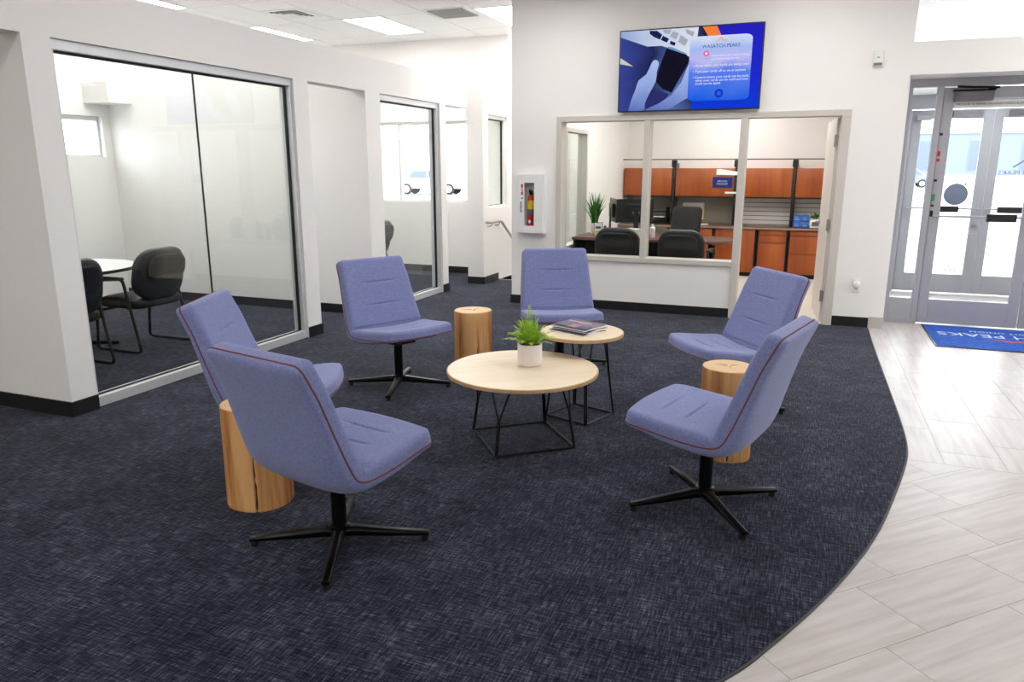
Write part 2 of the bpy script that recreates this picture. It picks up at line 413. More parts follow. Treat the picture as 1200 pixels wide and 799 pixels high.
# ---- ceiling
ceiling = MB().box(-8.2, -4, HC + .006, 6.2, 13.6, HC + .16).build('ceiling', 'grid'); struct('ceiling', ceiling, 'white suspended ceiling with lay-in tiles', 'ceiling')
LIGHT_CELLS = {(-7.57, 6.11), (-7.57, 8.55), (-5.74, 8.55), (-3.91, 8.55)}
tm = MB().box(-.296, -.60, 0, .296, .60, .012).mesh('ceiling_tile', 'ceil')
for i in range(-1, 10):
    for j in range(0, 5):
        xa = round(-7.57 + .61 * i, 2); ya = round(4.89 + 1.22 * j, 2)
        if xa < -8.0 or (xa, ya) in LIGHT_CELLS or xa > -2.8: continue
        link('ceiling_tile', tm, ceiling, loc=(xa + .305, ya + .61, HC - .002))
def troffer(x, y, label, rot=0, z=HC, group='recessed ceiling lights'):
    t = thing('ceiling_light', label, 'ceiling light', (x, y, z), rot, group)
    f = MB(); f.box(-.302, -.607, -.006, -.27, .607, .006); f.box(.27, -.607, -.006, .302, .607, .006); f.box(-.27, -.607, -.006, .27, -.575, .006); f.box(-.27, .575, -.006, .27, .607, .006)
    f.build('frame', 'white', t)
    MB().box(-.27, -.575, -.003, .27, .575, .002).build('diffuser', 'lamp', t)
    return t
troffer(-7.265, 6.72, 'recessed ceiling light peeking over the glass wall, furthest left')
troffer(-7.265, 9.16, 'recessed ceiling light just above the white wall, left of the square diffuser')
troffer(-5.435, 9.16, 'rectangular recessed ceiling light between the diffuser and the grey return grille')
troffer(-3.605, 9.16, 'recessed ceiling light right of the grey return grille by the back wall')
for x in (-2.6, -.2, 2.2, 4.6):
    for y in (4.3, 6.9):
        troffer(x, y, 'recessed ceiling light over the lounge, %s of the %s row' % ({-2.6: 'leftmost', -.2: 'second from left', 2.2: 'third from left', 4.6: 'rightmost'}[x], 'nearer' if y < 5 else 'farther'), group='lounge ceiling lights')
troffer(-3.3, .8, 'added recessed fill light near the viewer on the left, unseen', group='lounge ceiling lights')  # unseen fixture added to lighten the near left pier
for x, w_ in ((-5.6, 'leftmost'), (-3.0, 'second from left'), (-.4, 'third from left'), (2.2, 'rightmost')): 
    for y_, v_ in ((-1.2, 'nearer row'), (-3.0, 'farther row')): troffer(x, y_, 'added recessed fill light behind the viewer, %s, %s' % (w_, v_), group='added rear fill lights')  # both rows are unseen fill, added so the left pier comes out lighter
troffer(1.9, 9.9, 'added recessed light brightening the entrance vestibule', z=2.475, group='added vestibule light')  # no known fixture here; added to brighten the outer door frames
troffer(-3.605, 10.38, 'added recessed light over the top of the stairs, behind the back wall edge', group='added stair lights')  # added lamp, whitens the view through the office side window
troffer(-3.55, 11.9, 'added recessed light above the stairs, unseen', group='added stair lights')  # unseen lamp added to brighten the dark stair corridor
troffer(-6.0, 4.4, 'unseen recessed light over the near half of the meeting room', group='unseen meeting room lights')  # one of this unseen pair is added to brighten the meeting room
troffer(-6.0, 5.9, 'unseen recessed light over the far half of the meeting room', group='unseen meeting room lights')
# diffuser and return grille
t = thing('ceiling_diffuser', 'square four-way air diffuser with stepped louvres in the ceiling', 'air vent', (-6.05, 8.02, HC))
MB().box(-.26, -.26, -.010, .26, .26, -.002).build('plate', 'ceil', t)
for k, r in enumerate((.17, .12, .07)):
    f = MB()
    for sx, sy in ((1, 0), (-1, 0), (0, 1), (0, -1)):
        if sx: f.add([(sx * r, -r, -.022), (sx * r, r, -.022), (sx * (r - .03), r - .03, -.008), (sx * (r - .03), -r + .03, -.008)], [(0, 1, 2, 3)])
        else: f.add([(-r, sy * r, -.022), (r, sy * r, -.022), (r - .03, sy * (r - .03), -.008), (-r + .03, sy * (r - .03), -.008)], [(0, 1, 2, 3)])
    f.build('louvre', 'ceil', t)
f = MB()
for r in (.19, .145, .095):
    f.box(-r, -r, -.013, r, -r + .018, -.010); f.box(-r, r - .018, -.013, r, r, -.010); f.box(-r, -r, -.013, -r + .018, r, -.010); f.box(r - .018, -r, -.013, r, r, -.010)
f.build('shadow_gap', mat('vent_gap_shade', srgb(110, 110, 110), .7), t)  # grey strips paint the shade between the louvres
t = thing('return_grille', 'grey eggcrate return air grille in the ceiling', 'air vent', (-4.2, 8.68, HC))
MB().box(-.27, -.27, -.012, .27, .27, -.003).build('frame', 'ceil', t)
f = MB(); f.box(-.235, -.235, -.016, .235, .235, -.012); f.build('backing', mat('grille_grey', srgb(150, 150, 150), .7), t)
f = MB()
for k in range(13):
    p = -.228 + .038 * k; f.box(p - .003, -.235, -.022, p + .003, .235, -.016); f.box(-.235, p - .003, -.022, .235, p + .003, -.016)
f.build('eggcrate', mat('grille_light', srgb(190, 190, 190), .6), t)

# ---- walls
def wall(name, label, boxes, m='wall'):
    w = MB()
    for q in boxes: w.box(*q)
    return struct(name, w.build(name, m), label, 'wall')
wall('wall_left', 'white partial-height wall of piers with glazed and open bays', [
    (-4.54, -4, 2.37, XL, 9.44, HW), (-4.54, 3.25, 0, XL, 3.44, 2.37), (-4.54, 5.76, 0, XL, 5.97, 2.37),
    (-4.54, 6.93, 0, XL, 7.22, 2.37), (-4.54, 8.62, 0, XL, 8.78, 2.37)])
wall('wall_meeting_room_near', 'grey-lit white wall at the left picture edge', [(-8.0, 3.25, 0, -4.54, 3.39, HW)])
wall('wall_meeting_room_far', 'white wall at the end of the meeting room', [(-8.0, 6.93, 0, -4.54, 7.07, HW)])
wall('wall_outer_left', 'outer wall of the meeting room with a high window', [
    (-8.2, -4, 0, -8.0, 10.55, 1.72), (-8.2, -4, 2.19, -8.0, 10.55, HC), (-8.2, -4, 1.72, -8.0, 3.7, 2.19), (-8.2, 6.82, 1.72, -8.0, 10.55, 2.19)])
wall('wall_outer_far', 'outer wall beyond the glazed rooms with a wide window', [
    (-8.0, 10.35, 0, -4.40, 10.55, 1.08), (-8.0, 10.35, 2.27, -4.40, 10.55, HC), (-8.0, 10.35, 1.08, -7.4, 10.55, 2.27), (-4.6, 10.35, 1.08, -4.40, 10.55, 2.27)])
wall('wall_stair', 'white wall beside the stairs with a small window and handrail', [
    (-4.40, 9.44, -1.2, -4.16, 13.4, 1.05), (-4.40, 9.44, 2.30, -4.16, 13.4, HW), (-4.40, 9.44, 1.05, -4.16, 9.62, 2.30), (-4.40, 10.33, 1.05, -4.16, 13.4, 2.30), (-4.40, 10.35, HW, -4.16, 13.4, HC)])
wall('wall_stair_end', 'white wall at the foot of the stairs', [(-4.40, 13.4, -1.2, -2.8, 13.6, HC)])
wall('wall_back', 'white back wall with office glazing, screen and entrance doors', [
    (-3.27, YB, 0, -2.72, 8.40, HC), (-2.72, YB, 0, -.69, 8.40, .56), (-2.72, YB, 2.15, .30, 8.40, HC), (.30, YB, 0, .77, 8.40, HC),
    (.77, YB, 2.447, 3.1, 8.40, 2.74), (.77, YB, 2.74, .735 + .04, 8.40, 3.36), (.77, YB, 3.36, 3.1, 8.40, HC), (3.1, YB, 0, 6.0, 8.40, HC),
    (.64, 8.40, 0, .795, 8.80, 2.6), (.795, 8.40, 2.447, 3.1, 8.80, 2.6), (3.05, 8.40, 0, 3.2, 8.80, 2.6), (-3.27, 8.40, 0, -2.80, 8.78, HC)])
wall('wall_office_left', 'white office side wall with a narrow window', [
    (-2.92, 8.78, 0, -2.80, 12.35, .60), (-2.92, 8.78, 2.07, -2.80, 12.35, HC), (-2.92, 8.78, .60, -2.80, 8.86, 2.07), (-2.92, 9.80, .60, -2.80, 12.35, 2.07), (-3.27, 12.35, -1.2, -2.80, 13.4, HC), (-2.92, 9.95, -1.2, -2.80, 12.35, 0)])
wall('wall_office_back', 'white wall behind the office cabinets', [(-2.8, 12.2, 0, .6, 12.35, 2.9)])
wall('wall_office_right', 'white wall on the right of the office', [(.48, 8.80, 0, .6, 12.2, 2.9), (.48, 8.40, 0, .64, 8.80, 2.9)])
MB().box(-2.8, 8.40, 2.75, .48, 12.2, 2.9).build('ceiling_office', 'ceil'); struct('', bpy.data.objects['ceiling_office'], 'white ceiling of the office', 'ceiling')
MB().box(-2.8, 8.40, -.2, .48, 12.2, 0).build('floor_office', 'officefloor'); struct('', bpy.data.objects['floor_office'], 'pale speckled floor of the office', 'floor')
MB().box(-.66, YB, -.2, .30, 8.40, 0).build('floor_office_threshold', 'officefloor'); struct('', bpy.data.objects['floor_office_threshold'], 'pale floor strip in the office doorway', 'floor')
for x, y, w_ in ((-1.9, 9.5, 'over the desk'), (-.5, 9.6, 'inside the doorway'), (-1.2, 11.1, 'near the cabinets')):
    troffer(x, y, 'recessed ceiling light inside the manager office, ' + w_, z=2.75, group='office ceiling lights')
wall('wall_right', 'right outer wall of the lounge with tall windows', [(6.0, -4, 0, 6.2, 8.4, .5), (6.0, -4, 2.8, 6.2, 8.4, HC)] + [(6.0, -4, .5, 6.2, 5.9, 2.8), (6.0, 8.1, .5, 6.2, 8.4, 2.8)])
wall('wall_rear', 'white wall behind the viewer', [(-8.2, -4.2, 0, 6.2, -4, HC)])
# vestibule
wall('wall_vestibule_left', 'white side wall of the entrance vestibule', [(.64, 8.80, 0, .80, 11.04, 2.6)])
wall('wall_vestibule_right', 'white right side wall of the entrance vestibule', [(3.05, 8.80, 0, 3.2, 11.04, 2.6)])
MB().box(.64, 8.80, 2.48, 3.2, 11.5, 2.62).build('ceiling_vestibule', 'ceil'); struct('', bpy.data.objects['ceiling_vestibule'], 'white ceiling of the entrance vestibule', 'ceiling')
MB().box(.80, 8.75, -.0016, 3.05, 11.04, 0).build('floor_vestibule', 'tile'); struct('', bpy.data.objects['floor_vestibule'], 'pale floor of the entrance vestibule', 'floor')

# ---- stairs down
st = thing('stairs', 'carpeted stairs going down behind the back wall corner', 'stairs', (-3.65, 9.95, 0))
st['kind'] = 'structure'
MB().box(-.51, 0, -.03, .7, .04, .006).build('nosing', mat('stair_nosing', srgb(176, 170, 160), .6), st)
for k in range(5):
    MB().box(-.51, .04 + .28 * k, -.2 - .17 * k, .72, .32 + .28 * k, -.17 - .17 * k).build('step', 'carpet', st)
MB().box(-.51, 1.44, -1.2, .72, 3.45, -1.02).build('landing', 'carpet', st)

# ---- baseboards
def baseb(name, label, boxes, m='base'):
    w = MB()
    for q in boxes: w.box(*q)
    return struct(name, w.build(name, m, bevel=.002), label, 'baseboard')
T = .012; BH = .105
baseb('baseboard_back', 'black rubber baseboard along the back wall', [(-3.27 - T, YB - T, 0, -.735, YB, BH), (-3.27 - T, YB, 0, -3.27, 8.78, BH)])
baseb('baseboard_back_right', 'short black baseboard right of the office door', [(.30, YB - T, 0, .645, YB, BH)])
baseb('baseboard_entrance', 'pale tile base beside the entrance', [(.645, YB - T, 0, .77 + T, YB, BH + .01), (.77, YB, 0, .77 + T, 8.26, BH + .01)], 'tile')
baseb('baseboard_left_near', 'black baseboard wrapping the near pier corner', [(-8, 3.25 - T, 0, XL + T, 3.25, BH), (XL, 3.25, 0, XL + T, 3.44, BH)])
baseb('baseboard_left_pier', 'black baseboard on the pier right of the large glass wall', [(XL, 5.76, 0, XL + T, 5.97 + T, BH), (-4.54, 5.97, 0, XL, 5.97 + T, BH)])
baseb('baseboard_left_middle', 'black baseboard on the pier left of the second glass wall', [(XL, 6.93, 0, XL + T, 7.22, BH)])
baseb('baseboard_meeting_room_far', 'black baseboard at the end of the meeting room', [(-8, 6.93 - T, 0, XL + T, 6.93, BH)])
baseb('baseboard_left_far', 'black baseboard on the pier right of the second glass wall', [(XL, 8.62, 0, XL + T, 8.78 + T, BH), (-4.54, 8.78, 0, XL, 8.78 + T, BH)])
baseb('baseboard_outer_far', 'black baseboard under the wide far window', [(-8, 10.35 - T, 0, -4.40, 10.35, BH)])
baseb('baseboard_stair', 'black baseboard on the pier by the stairs', [(-4.40, 9.44 - T, 0, -4.16 + T, 9.44, BH), (-4.16, 9.44, 0, -4.16 + T, 9.95, BH)])

# ---- glazing
def glazing(name, label, loc, rotz, L, z0, z1, head, sill, jamb, depth, cuts=(), fm='alum', gm='glass', gasket=True, mull=0, joint=.006, cat='window'):
    t = thing(name, label, cat, loc, rotz); t['kind'] = 'structure'; d = depth / 2
    MB().box(0, -d, z1 - head, L, d, z1).build('frame_head', fm, t, bevel=.004)
    MB().box(0, -d, z0, L, d, z0 + sill).build('frame_sill', fm, t, bevel=.004)
    for a in (0, L - jamb): MB().box(a, -d, z0 + sill, a + jamb, d, z1 - head).build('frame_jamb', fm, t, bevel=.004)
    xs = [jamb] + list(cuts) + [L - jamb]
    for i in range(len(xs) - 1):
        a = xs[i] + (mull / 2 if i else 0) + .002; e = xs[i + 1] - (mull / 2 if i < len(xs) - 2 else 0) - .002
        MB().box(a, -.004, z0 + sill, e, .004, z1 - head).build('pane', gm, t)
    for x in cuts:
        if mull: MB().box(x - mull / 2, -d, z0 + sill, x + mull / 2, d, z1 - head).build('mullion', fm, t, bevel=.004)
        else: MB().box(x - joint / 2, -.007, z0 + sill, x + joint / 2, .007, z1 - head).build('joint', 'gasket', t)
    if gasket:
        g = MB(); g.box(jamb, -.012, z1 - head - .014, L - jamb, .012, z1 - head); g.box(L - jamb - .014, -.012, z0 + sill, L - jamb, .012, z1 - head); g.box(jamb, -.012, z0 + sill, L - jamb, .012, z0 + sill + .006)
        g.build('gasket', 'gasket', t)
    return t
glazing('window_1', 'large frameless-jointed glass wall of the meeting room', (-4.455, 3.44, 0), R(90), 2.32, 0, 2.37, .065, .075, .03, .10, (1.205,))
glazing('window_2', 'narrower glass wall of the second room along the left', (-4.455, 7.22, 0), R(90), 1.40, 0, 2.37, .065, .075, .04, .10)
glazing('window_3', 'small framed window in the wall beside the stairs', (-4.24, 9.62, 0), R(90), .71, 1.05, 2.30, .05, .02, .045, .08, fm='whiteplastic')
glazing('window_4', 'high strip window of the meeting room showing bright daylight', (-8.1, 3.7, 0), R(90), 3.12, 1.72, 2.19, .05, .03, .03, .08, (1.0, 2.05), gm='glassx', mull=.05, gasket=False)
glazing('window_5', 'wide bright window in the far outer wall', (-7.4, 10.45, 0), 0, 2.8, 1.08, 2.27, .04, .03, .03, .08, (1.4,), gm='glassx', mull=.04, gasket=False, fm='whiteplastic')
glazing('window_6', 'narrow glazed panel in the office side wall', (-2.86, 8.86, 0), R(90), .94, .60, 2.07, .05, .04, .05, .13, fm='trimw', gasket=False)
glazing('window_7', 'clerestory window above the entrance doors full of white sky', (.775, 8.33, 0), 0, 2.325, 2.74, 3.36, .03, .004, .004, .06, (1.6,), fm='whiteplastic', gm='glassx', mull=.05, gasket=False)
for k, y in enumerate((5.9,)):
    glazing('window_8', 'tall daylight window in the right outer wall', (6.1, y, 0), R(90), 2.2, .5, 2.8, .05, .05, .05, .08, gm='glassx', gasket=False)

# ---- office front: painted steel frame, panes, open door
t = thing('window_20', 'beige painted office window frame with two large panes', 'window', (0, YB, 0)); t['kind'] = 'structure'
MB().box(-2.72, -.025, 2.09, .30, .17, 2.15).build('frame_head', 'trimw', t, bevel=.004)
MB().box(-2.72, -.025, .56, -.735, .17, .615).build('frame_sill', 'trimw', t, bevel=.004)
for a, e, z in ((-2.72, -2.66, .615), (-1.73, -1.668, .615)): MB().box(a, -.025, z, e, .17, 2.09).build('frame_post', 'trimw', t, bevel=.004)
MB().box(-.735, -.025, 0, -.662, .17, 2.09).build('door_jamb', 'trimw', t, bevel=.004)
MB().box(.215, -.025, 0, .30, .17, 2.09).build('door_jamb', 'trimw', t, bevel=.004)
MB().box(.205, .05, 0, .215, .09, 2.09).build('door_stop', 'trimw', t)
for a, e in ((-2.66, -1.73), (-1.668, -.735)): MB().box(a + .002, .06, .615, e - .002, .068, 2.09).build('pane', 'glass', t)
d = thing('door_1', 'cream office door standing open with a lever handle', 'door', (.205, 8.40, 0), R(180 - 85)); d['kind'] = 'structure'
MB().box(0.003, -.022, .01, .865, .022, 2.08).build('leaf', 'doorpaint', d, bevel=.003)
for z in (.28, 1.02, 1.86):
    h = MB().box(-.02, -.027, z - .055, .006, .03, z + .055); h.cyl((-.008, .03, z - .06), (-.008, .03, z + .06), .008); h.build('hinge', 'nickel', d)
for sy in (-1, 1):
    h = MB(); h.cyl((.80, sy * .022, 1.0), (.80, sy * .03, 1.0), .028); h.cyl((.80, sy * .03, 1.0), (.80, sy * .065, 1.0), .009)
    h.tube(rounded([(.80, sy * .06, 1.0), (.74, sy * .06, 1.0), (.68, sy * .056, 1.0)], .01), .009, 10); h.build('handle', 'nickel', d, smooth=True)

# ---- entrance: inner storefront
YD = 8.72
e = thing('door_2', 'aluminium entrance door pair with sidelight and push bars', 'door', (0, YD, 0)); e['kind'] = 'structure'
MB().box(.795, -.05, 2.37, 3.05, .05, 2.447).build('frame_head', 'alumd', e, bevel=.003)
MB().box(.795, -.05, 0, .855, .05, 2.37).build('frame_jamb', 'alumd', e, bevel=.003)
MB().box(1.075, -.05, 0, 1.128, .05, 2.37).build('frame_mullion', 'alumd', e, bevel=.003)
MB().box(.855, -.05, 0, 1.075, .05, .265).build('sidelight_sill', 'alumd', e, bevel=.003)
MB().box(.855, -.004, .265, 1.075, .004, 2.37).build('sidelight_pane', 'glassx', e)
MB().box(3.0, -.05, 0, 3.05, .05, 2.37).build('frame_jamb', 'alumd', e, bevel=.003)
def leaf(x0, x1, parent, m, bar=1.118, pad=None, yb=-1, padm='blackplastic', stile=.095, zt=2.36, zg=2.25, zb=.262):
    L_ = MB(); L_.box(x0, -.022, .012, x0 + stile, .022, zt); L_.box(x1 - stile, -.022, .012, x1, .022, zt)
    L_.box(x0 + stile, -.022, .012, x1 - stile, .022, zb); L_.box(x0 + stile, -.022, zg, x1 - stile, .022, zt)
    lf = L_.build('door_leaf', m, parent, bevel=.003)
    MB().box(x0 + stile, -.004, zb, x1 - stile, .004, zg).build('glass_pane', 'glassx', lf)
    B = MB(); B.tube(rounded([(x0 + .04, yb * .02, bar), (x0 + .04, yb * .075, bar), (x1 - .04, yb * .075, bar), (x1 - .04, yb * .02, bar)], .02), .011, 10); B.build('push_bar', 'alumo', lf, smooth=True)
    if pad: MB().box(pad[0], yb * .075 - .02, bar - .045, pad[1], yb * .075 + .02, bar + .03).build('push_pad', padm, lf, bevel=.004)
    return lf
l1 = leaf(1.133, 2.035, e, 'alumd', pad=(1.63, 1.885))
l2 = leaf(2.045, 2.947, e, 'alumd', pad=(2.2, 2.45))
cl = MB().box(1.22, -.10, 2.225, 1.55, -.022, 2.315).build('door_closer', 'closer', e, bevel=.006)
a = MB(); a.tube([(1.5, -.06, 2.33), (1.58, -.10, 2.345), (1.35, -.13, 2.35), (1.24, -.06, 2.365)], .011, 8); a.box(1.2, -.075, 2.318, 1.56, -.03, 2.335); a.build('closer_arm', 'chairbase', e)
# hours / notice strip on the inner leaf
MB().box(1.235, -.0066, 2.165, 1.935, -.0052, 2.235).build('notice_strip', 'whiteplastic', l1)
tb = text_mb('THIS DOOR TO REMAIN UNLOCKED DURING BUSINESS HOURS', .030, font_scale_x=.82); tb.xf(Matrix.Translation((1.595, -.0075, 2.2)) @ Matrix.Rotation(R(90), 4, 'X')); tb.build('notice_text', 'text_d', l1)
# stickers on the leaf stile
for z, m, h in ((1.92, 'gasket', .025), (1.73, 'red', .05), (1.67, 'red', .03), (1.47, 'gasket', .025), (1.30, mat('green_sticker', srgb(40, 140, 80), .5), .07), (1.12 + .1, 'gasket', .02), (1.12 + .02, 'gasket', .06)):
    MB().box(1.138, -.0245, z - h / 2, 1.165, -.0225, z + h / 2).build('height_sticker', m, l1)
# ---- outer doors of the vestibule
o = thing('door_3', 'outer pair of vestibule doors in daylight', 'door', (0, 10.99, 0)); o['kind'] = 'structure'
MB().box(.80, -.05, 2.31, 3.05, .05, 2.48).build('frame_head', 'alumo', o, bevel=.003)
for xa, xb in ((.80, .85), (1.05, 1.10), (2.93, 3.05)): MB().box(xa, -.05, 0, xb, .05, 2.31).build('frame_post', 'alumo', o, bevel=.003)
MB().box(.85, -.05, 0, 1.05, .05, .25).build('sidelight_sill', 'alumo', o)
MB().box(.85, -.004, .25, 1.05, .004, 2.31).build('sidelight_pane', 'glassx', o)
lo1 = leaf(1.105, 2.007, o, 'alumo', bar=1.09, pad=(1.47, 1.74), stile=.115, zt=2.30, zg=2.19, zb=.25)
lo2 = leaf(2.013, 2.915, o, 'alumo', bar=1.09, pad=(2.16, 2.42), stile=.095, zt=2.30, zg=2.19, zb=.25)
MB().box(1.55, -.10, 2.2, 1.87, -.022, 2.275).build('door_closer', 'closer', o, bevel=.005)
MB().box(2.15, -.10, 2.2, 2.47, -.022, 2.275).build('door_closer', 'closer', o, bevel=.005)
MB().box(1.15, -.10, 2.17, 1.32, -.022, 2.24).build('push_plate', 'alumo', o, bevel=.005)
MB().prism(circle(1.70, 1.265, .135, 32), -.0075, -.0055, 'xz').build('round_decal', mat('round_decal_back', srgb(104, 112, 134), .6), lo1)
k = MB(); k.box(1.79, -.009, 1.37, 1.802, -.008, 1.43); k.box(1.77, -.009, 1.385, 1.845, -.008, 1.393); k.build('decal_tail', 'text_d', lo1)
k = MB()
for dx in (0, .05): k.tube([(1.63 + dx, -.007, .29), (1.70 + dx, -.007, .40), (1.76 + dx, -.007, .29)], .005, 6)
k.build('mountain_mark', 'text_g', lo1)
tb = text_mb('WASATCH PEAKS', .085, mirror=True); tb.xf(Matrix.Translation((2.46, -.007, 1.53)) @ Matrix.Rotation(R(90), 4, 'X')); tb.build('door_lettering', 'text_g', lo2)
k = MB(); k.tube([(2.28, -.007, 1.60), (2.40, -.007, 1.69), (2.46, -.007, 1.63), (2.53, -.007, 1.69), (2.66, -.007, 1.60)], .008, 6); k.build('mountain_mark', 'text_g', lo2)
h = MB(); h.cyl((1.95, -.022, .88), (1.95, -.04, .88), .022); h.box(1.90, -.05, .872, 1.96, -.036, .888); h.build('lock_handle', 'nickel', lo1)

# ================================================================== LOUNGE FURNITURE
FZ = .005        # carpet surface
def swivel_meshes():
    ctrl = [(.315, .435), (.20, .416), (.08, .401), (-.03, .392), (-.115, .393), (-.172, .414), (-.208, .472), (-.262, .61), (-.318, .765), (-.376, .917)]
    P = catmull([(x, 0, z) for x, z in ctrl], 14)
    cum = [0]
    for i in range(1, len(P)): cum.append(cum[-1] + (P[i] - P[i - 1]).length)
    L = cum[-1]
    def at(s):
        s = max(0, min(L, s)); i = 0
        while i < len(cum) - 2 and cum[i + 1] < s: i += 1
        t = (s - cum[i]) / max(1e-9, cum[i + 1] - cum[i]); p = P[i].lerp(P[i + 1], t)
        a = P[max(i - 3, 0)]; bb = P[min(i + 4, len(P) - 1)]; tg = (bb - a).normalized()
        return p, Vector((tg.z, 0, -tg.x)) if False else Vector((-tg.z, 0, tg.x)) * (-1 if True else 1)
    # inner normal: tangent runs from seat front (+x) back (-x) then up; inner side is up / forward
    def inner(s):
        p, n = at(s)
        if n.z < 0 and s < L * .4: n = -n
        if s >= L * .4 and n.x < 0: n = -n
        return p, n
    sb = .46 * L / 1.0
    grooves = (.13, .25, L - .36, L - .19)
    ss = set()
    N = 44
    for i in range(N + 1): ss.add(round(L * i / N, 4))
    for g in list(grooves):
        for d in (-.016, -.010, -.005, 0, .005, .010, .016): ss.add(round(g + d, 4))
    for k_ in range(22): ss.add(round(L * .385 + .006 * k_, 4))
    for d in (.002, .006, .012, .02, .032): ss.add(d); ss.add(round(L - d, 4))
    ss = sorted(ss)
    ss = [ss[0]] + [ss[i] for i in range(1, len(ss)) if ss[i] - ss[i - 1] > .0015 or i == len(ss) - 1]
    bs = [-1, -.99, -.972, -.945, -.91, -.85, -.7, -.52, -.44, -.3, -.15, 0]; bs += [-q for q in bs[-2::-1]]
    def halfw(s):
        t = s / L
        return .292 + .020 * math.sin(min(1, t / .45) * PI / 2) - (.044 * max(0, (t - .42) / .58) ** 1.1 if t > .42 else 0)
    def corner(s):
        for ds, r in ((s, .060), (L - s, .034)):
            if ds < r: return r * (1 - math.sqrt(max(0, 1 - ((r - ds) / r) ** 2)))
        return 0
    def pt(s, b_, h, extra=0):
        p, n = inner(s); w = halfw(s) - corner(s)
        bow = .028 * (1 - b_ * b_) * max(0, 1 - s / .2)
        dish = .012 * (b_ * b_) * (1 if s > .1 else s / .1) * (1 if s < L - .15 else (L - s) / .15)
        q = p + n * (h + dish); return Vector((q.x + bow, b_ * (w + extra), q.z))
    def prof(d, r): return math.sqrt(max(0, 1 - (1 - min(d / r, 1)) ** 2))
    def build(sign):
        b_ = MB(); idx = {}; vs = []
        for i, s in enumerate(ss):
            for j, q in enumerate(bs):
                w = halfw(s); d = min(s + .0, L - s, w * (1 - abs(q)))
                if sign > 0:
                    T_ = .061 + .004 * min(1, s / L / .5)
                    h = T_ * (.5 + .5 * prof(d, .028))
                    for g in grooves:
                        if abs(q) < .5: h -= .007 * math.exp(-((s - g) / .0055) ** 2) * (1 if abs(q) < .43 else .4)
                    sg = L * .440 - .020 * (1 - q * q) + .012; ed = min(1, (1 - abs(q)) / .06)
                    h -= (.020 * math.exp(-((s - sg) / .05) ** 2) + .014 * math.exp(-((s - sg) / .008) ** 2)) * (.35 + .65 * ed)
                else:
                    T_ = .014 + .016 * min(1, s / .25) + .034 * math.exp(-((s - L * .47) / .20) ** 2)
                    h = -(.016 * min(1, .35 + s / .3) + (T_ - .016 * min(1, .35 + s / .3)) * prof(d, .05 + .10 * math.exp(-((s - L * .47) / .18) ** 2)))
                vs.append(pt(s, q, h)); idx[i, j] = len(vs) - 1
        ni, nj = len(ss), len(bs); fs = [(idx[i, j], idx[i, j + 1], idx[i + 1, j + 1], idx[i + 1, j]) for i in range(ni - 1) for j in range(nj - 1)]
        ring = [(0, j) for j in range(nj)] + [(i, nj - 1) for i in range(1, ni)] + [(ni - 1, j) for j in range(nj - 2, -1, -1)] + [(i, 0) for i in range(ni - 2, 0, -1)]
        base = len(vs); rim = []
        for (i, j) in ring: p = pt(ss[i], bs[j], 0); vs.append(p); rim.append(p)
        n = len(ring)
        for k in range(n): fs.append((idx[ring[k]], idx[ring[(k + 1) % n]], base + (k + 1) % n, base + k))
        b_.add(vs, fs); return b_, rim
    cu, rim = build(1); sh, _ = build(-1)
    ctr = Vector((0, 0, 0)); pip = []
    for k, p in enumerate(rim):
        if pip and (p - pip[-1]).length < .010: continue
        pip.append(p)
    pm = MB().tube(pip, .0038, 6, closed=True)
    return cu.mesh('cushion', 'fabric', True), sh.mesh('shell', 'fabric', True), pm.mesh('piping', 'orange', True)
cm, sm, pm = swivel_meshes()
for me in (cm, sm):
    me.shade_smooth()
def leg_mesh():
    b_ = MB(); R1 = .385; secs = [(.02, .036, .082, .040), (.07, .026, .080, .042), (.20, .022, .062, .032), (R1, .019, .043, .020)]
    vs = []; fs = []
    for (r, hw, zt, th) in secs:
        vs += [(r, -hw * .55, zt), (r, hw * .55, zt), (r, hw, zt - th * .35), (r, hw * .8, zt - th), (r, -hw * .8, zt - th), (r, -hw, zt - th * .35)]
    for i in range(len(secs) - 1):
        for k in range(6): fs.append((i * 6 + k, i * 6 + (k + 1) % 6, (i + 1) * 6 + (k + 1) % 6, (i + 1) * 6 + k))
    fs += [(5, 4, 3, 2, 1, 0), tuple(18 + k for k in range(6))]
    return b_.add(vs, fs).mesh('leg', 'chairbase', True, .003)
lm = leg_mesh(); gm = MB().cyl((.366, 0, 0), (.366, 0, .026), .017, .015, 14).mesh('glide', 'blackplastic', True)
def swivel_chair(label, x, y, face, base):
    t = thing('swivel_chair', label, 'chair', (x, y, FZ), R(face), 'periwinkle swivel lounge chairs')
    link('cushion', cm, t); sh = link('shell', sm, t); link('piping', pm, t, 'rust-orange contrast piping')
    MB().lathe([(.0, .05), (.044, .05), (.044, .086), (.032, .092), (.032, .30), (.030, .355), (.0, .355)], 24).build('column', 'chairbase', t, smooth=True)
    MB().box(-.10, -.09, .338, .10, .09, .362).build('mounting_plate', 'blackplastic', t, bevel=.004)
    for k in range(4):
        lg = link('leg', lm, t, rotz=R(base - face + 90 * k)); link('glide', gm, lg)
    return t
swivel_chair('periwinkle swivel chair nearest the viewer at the left, seen from behind', -1.785, 2.475, 77, 26)
swivel_chair('periwinkle swivel chair in the right foreground, seen from its side', -.362, 3.46, 166, 34)
swivel_chair('periwinkle swivel chair facing the viewer in front of the narrower glass wall', -2.75, 4.655, -27, 18)
swivel_chair('periwinkle swivel chair behind the two round tables under the fire cabinet', -1.815, 5.66, -62, 25)
swivel_chair('periwinkle swivel chair at the right rear in front of the open office door', -.425, 4.96, 217, 10)
swivel_chair('periwinkle swivel chair left of the nearest chair, half hidden behind its back', -2.62, 3.14, 23, 0)

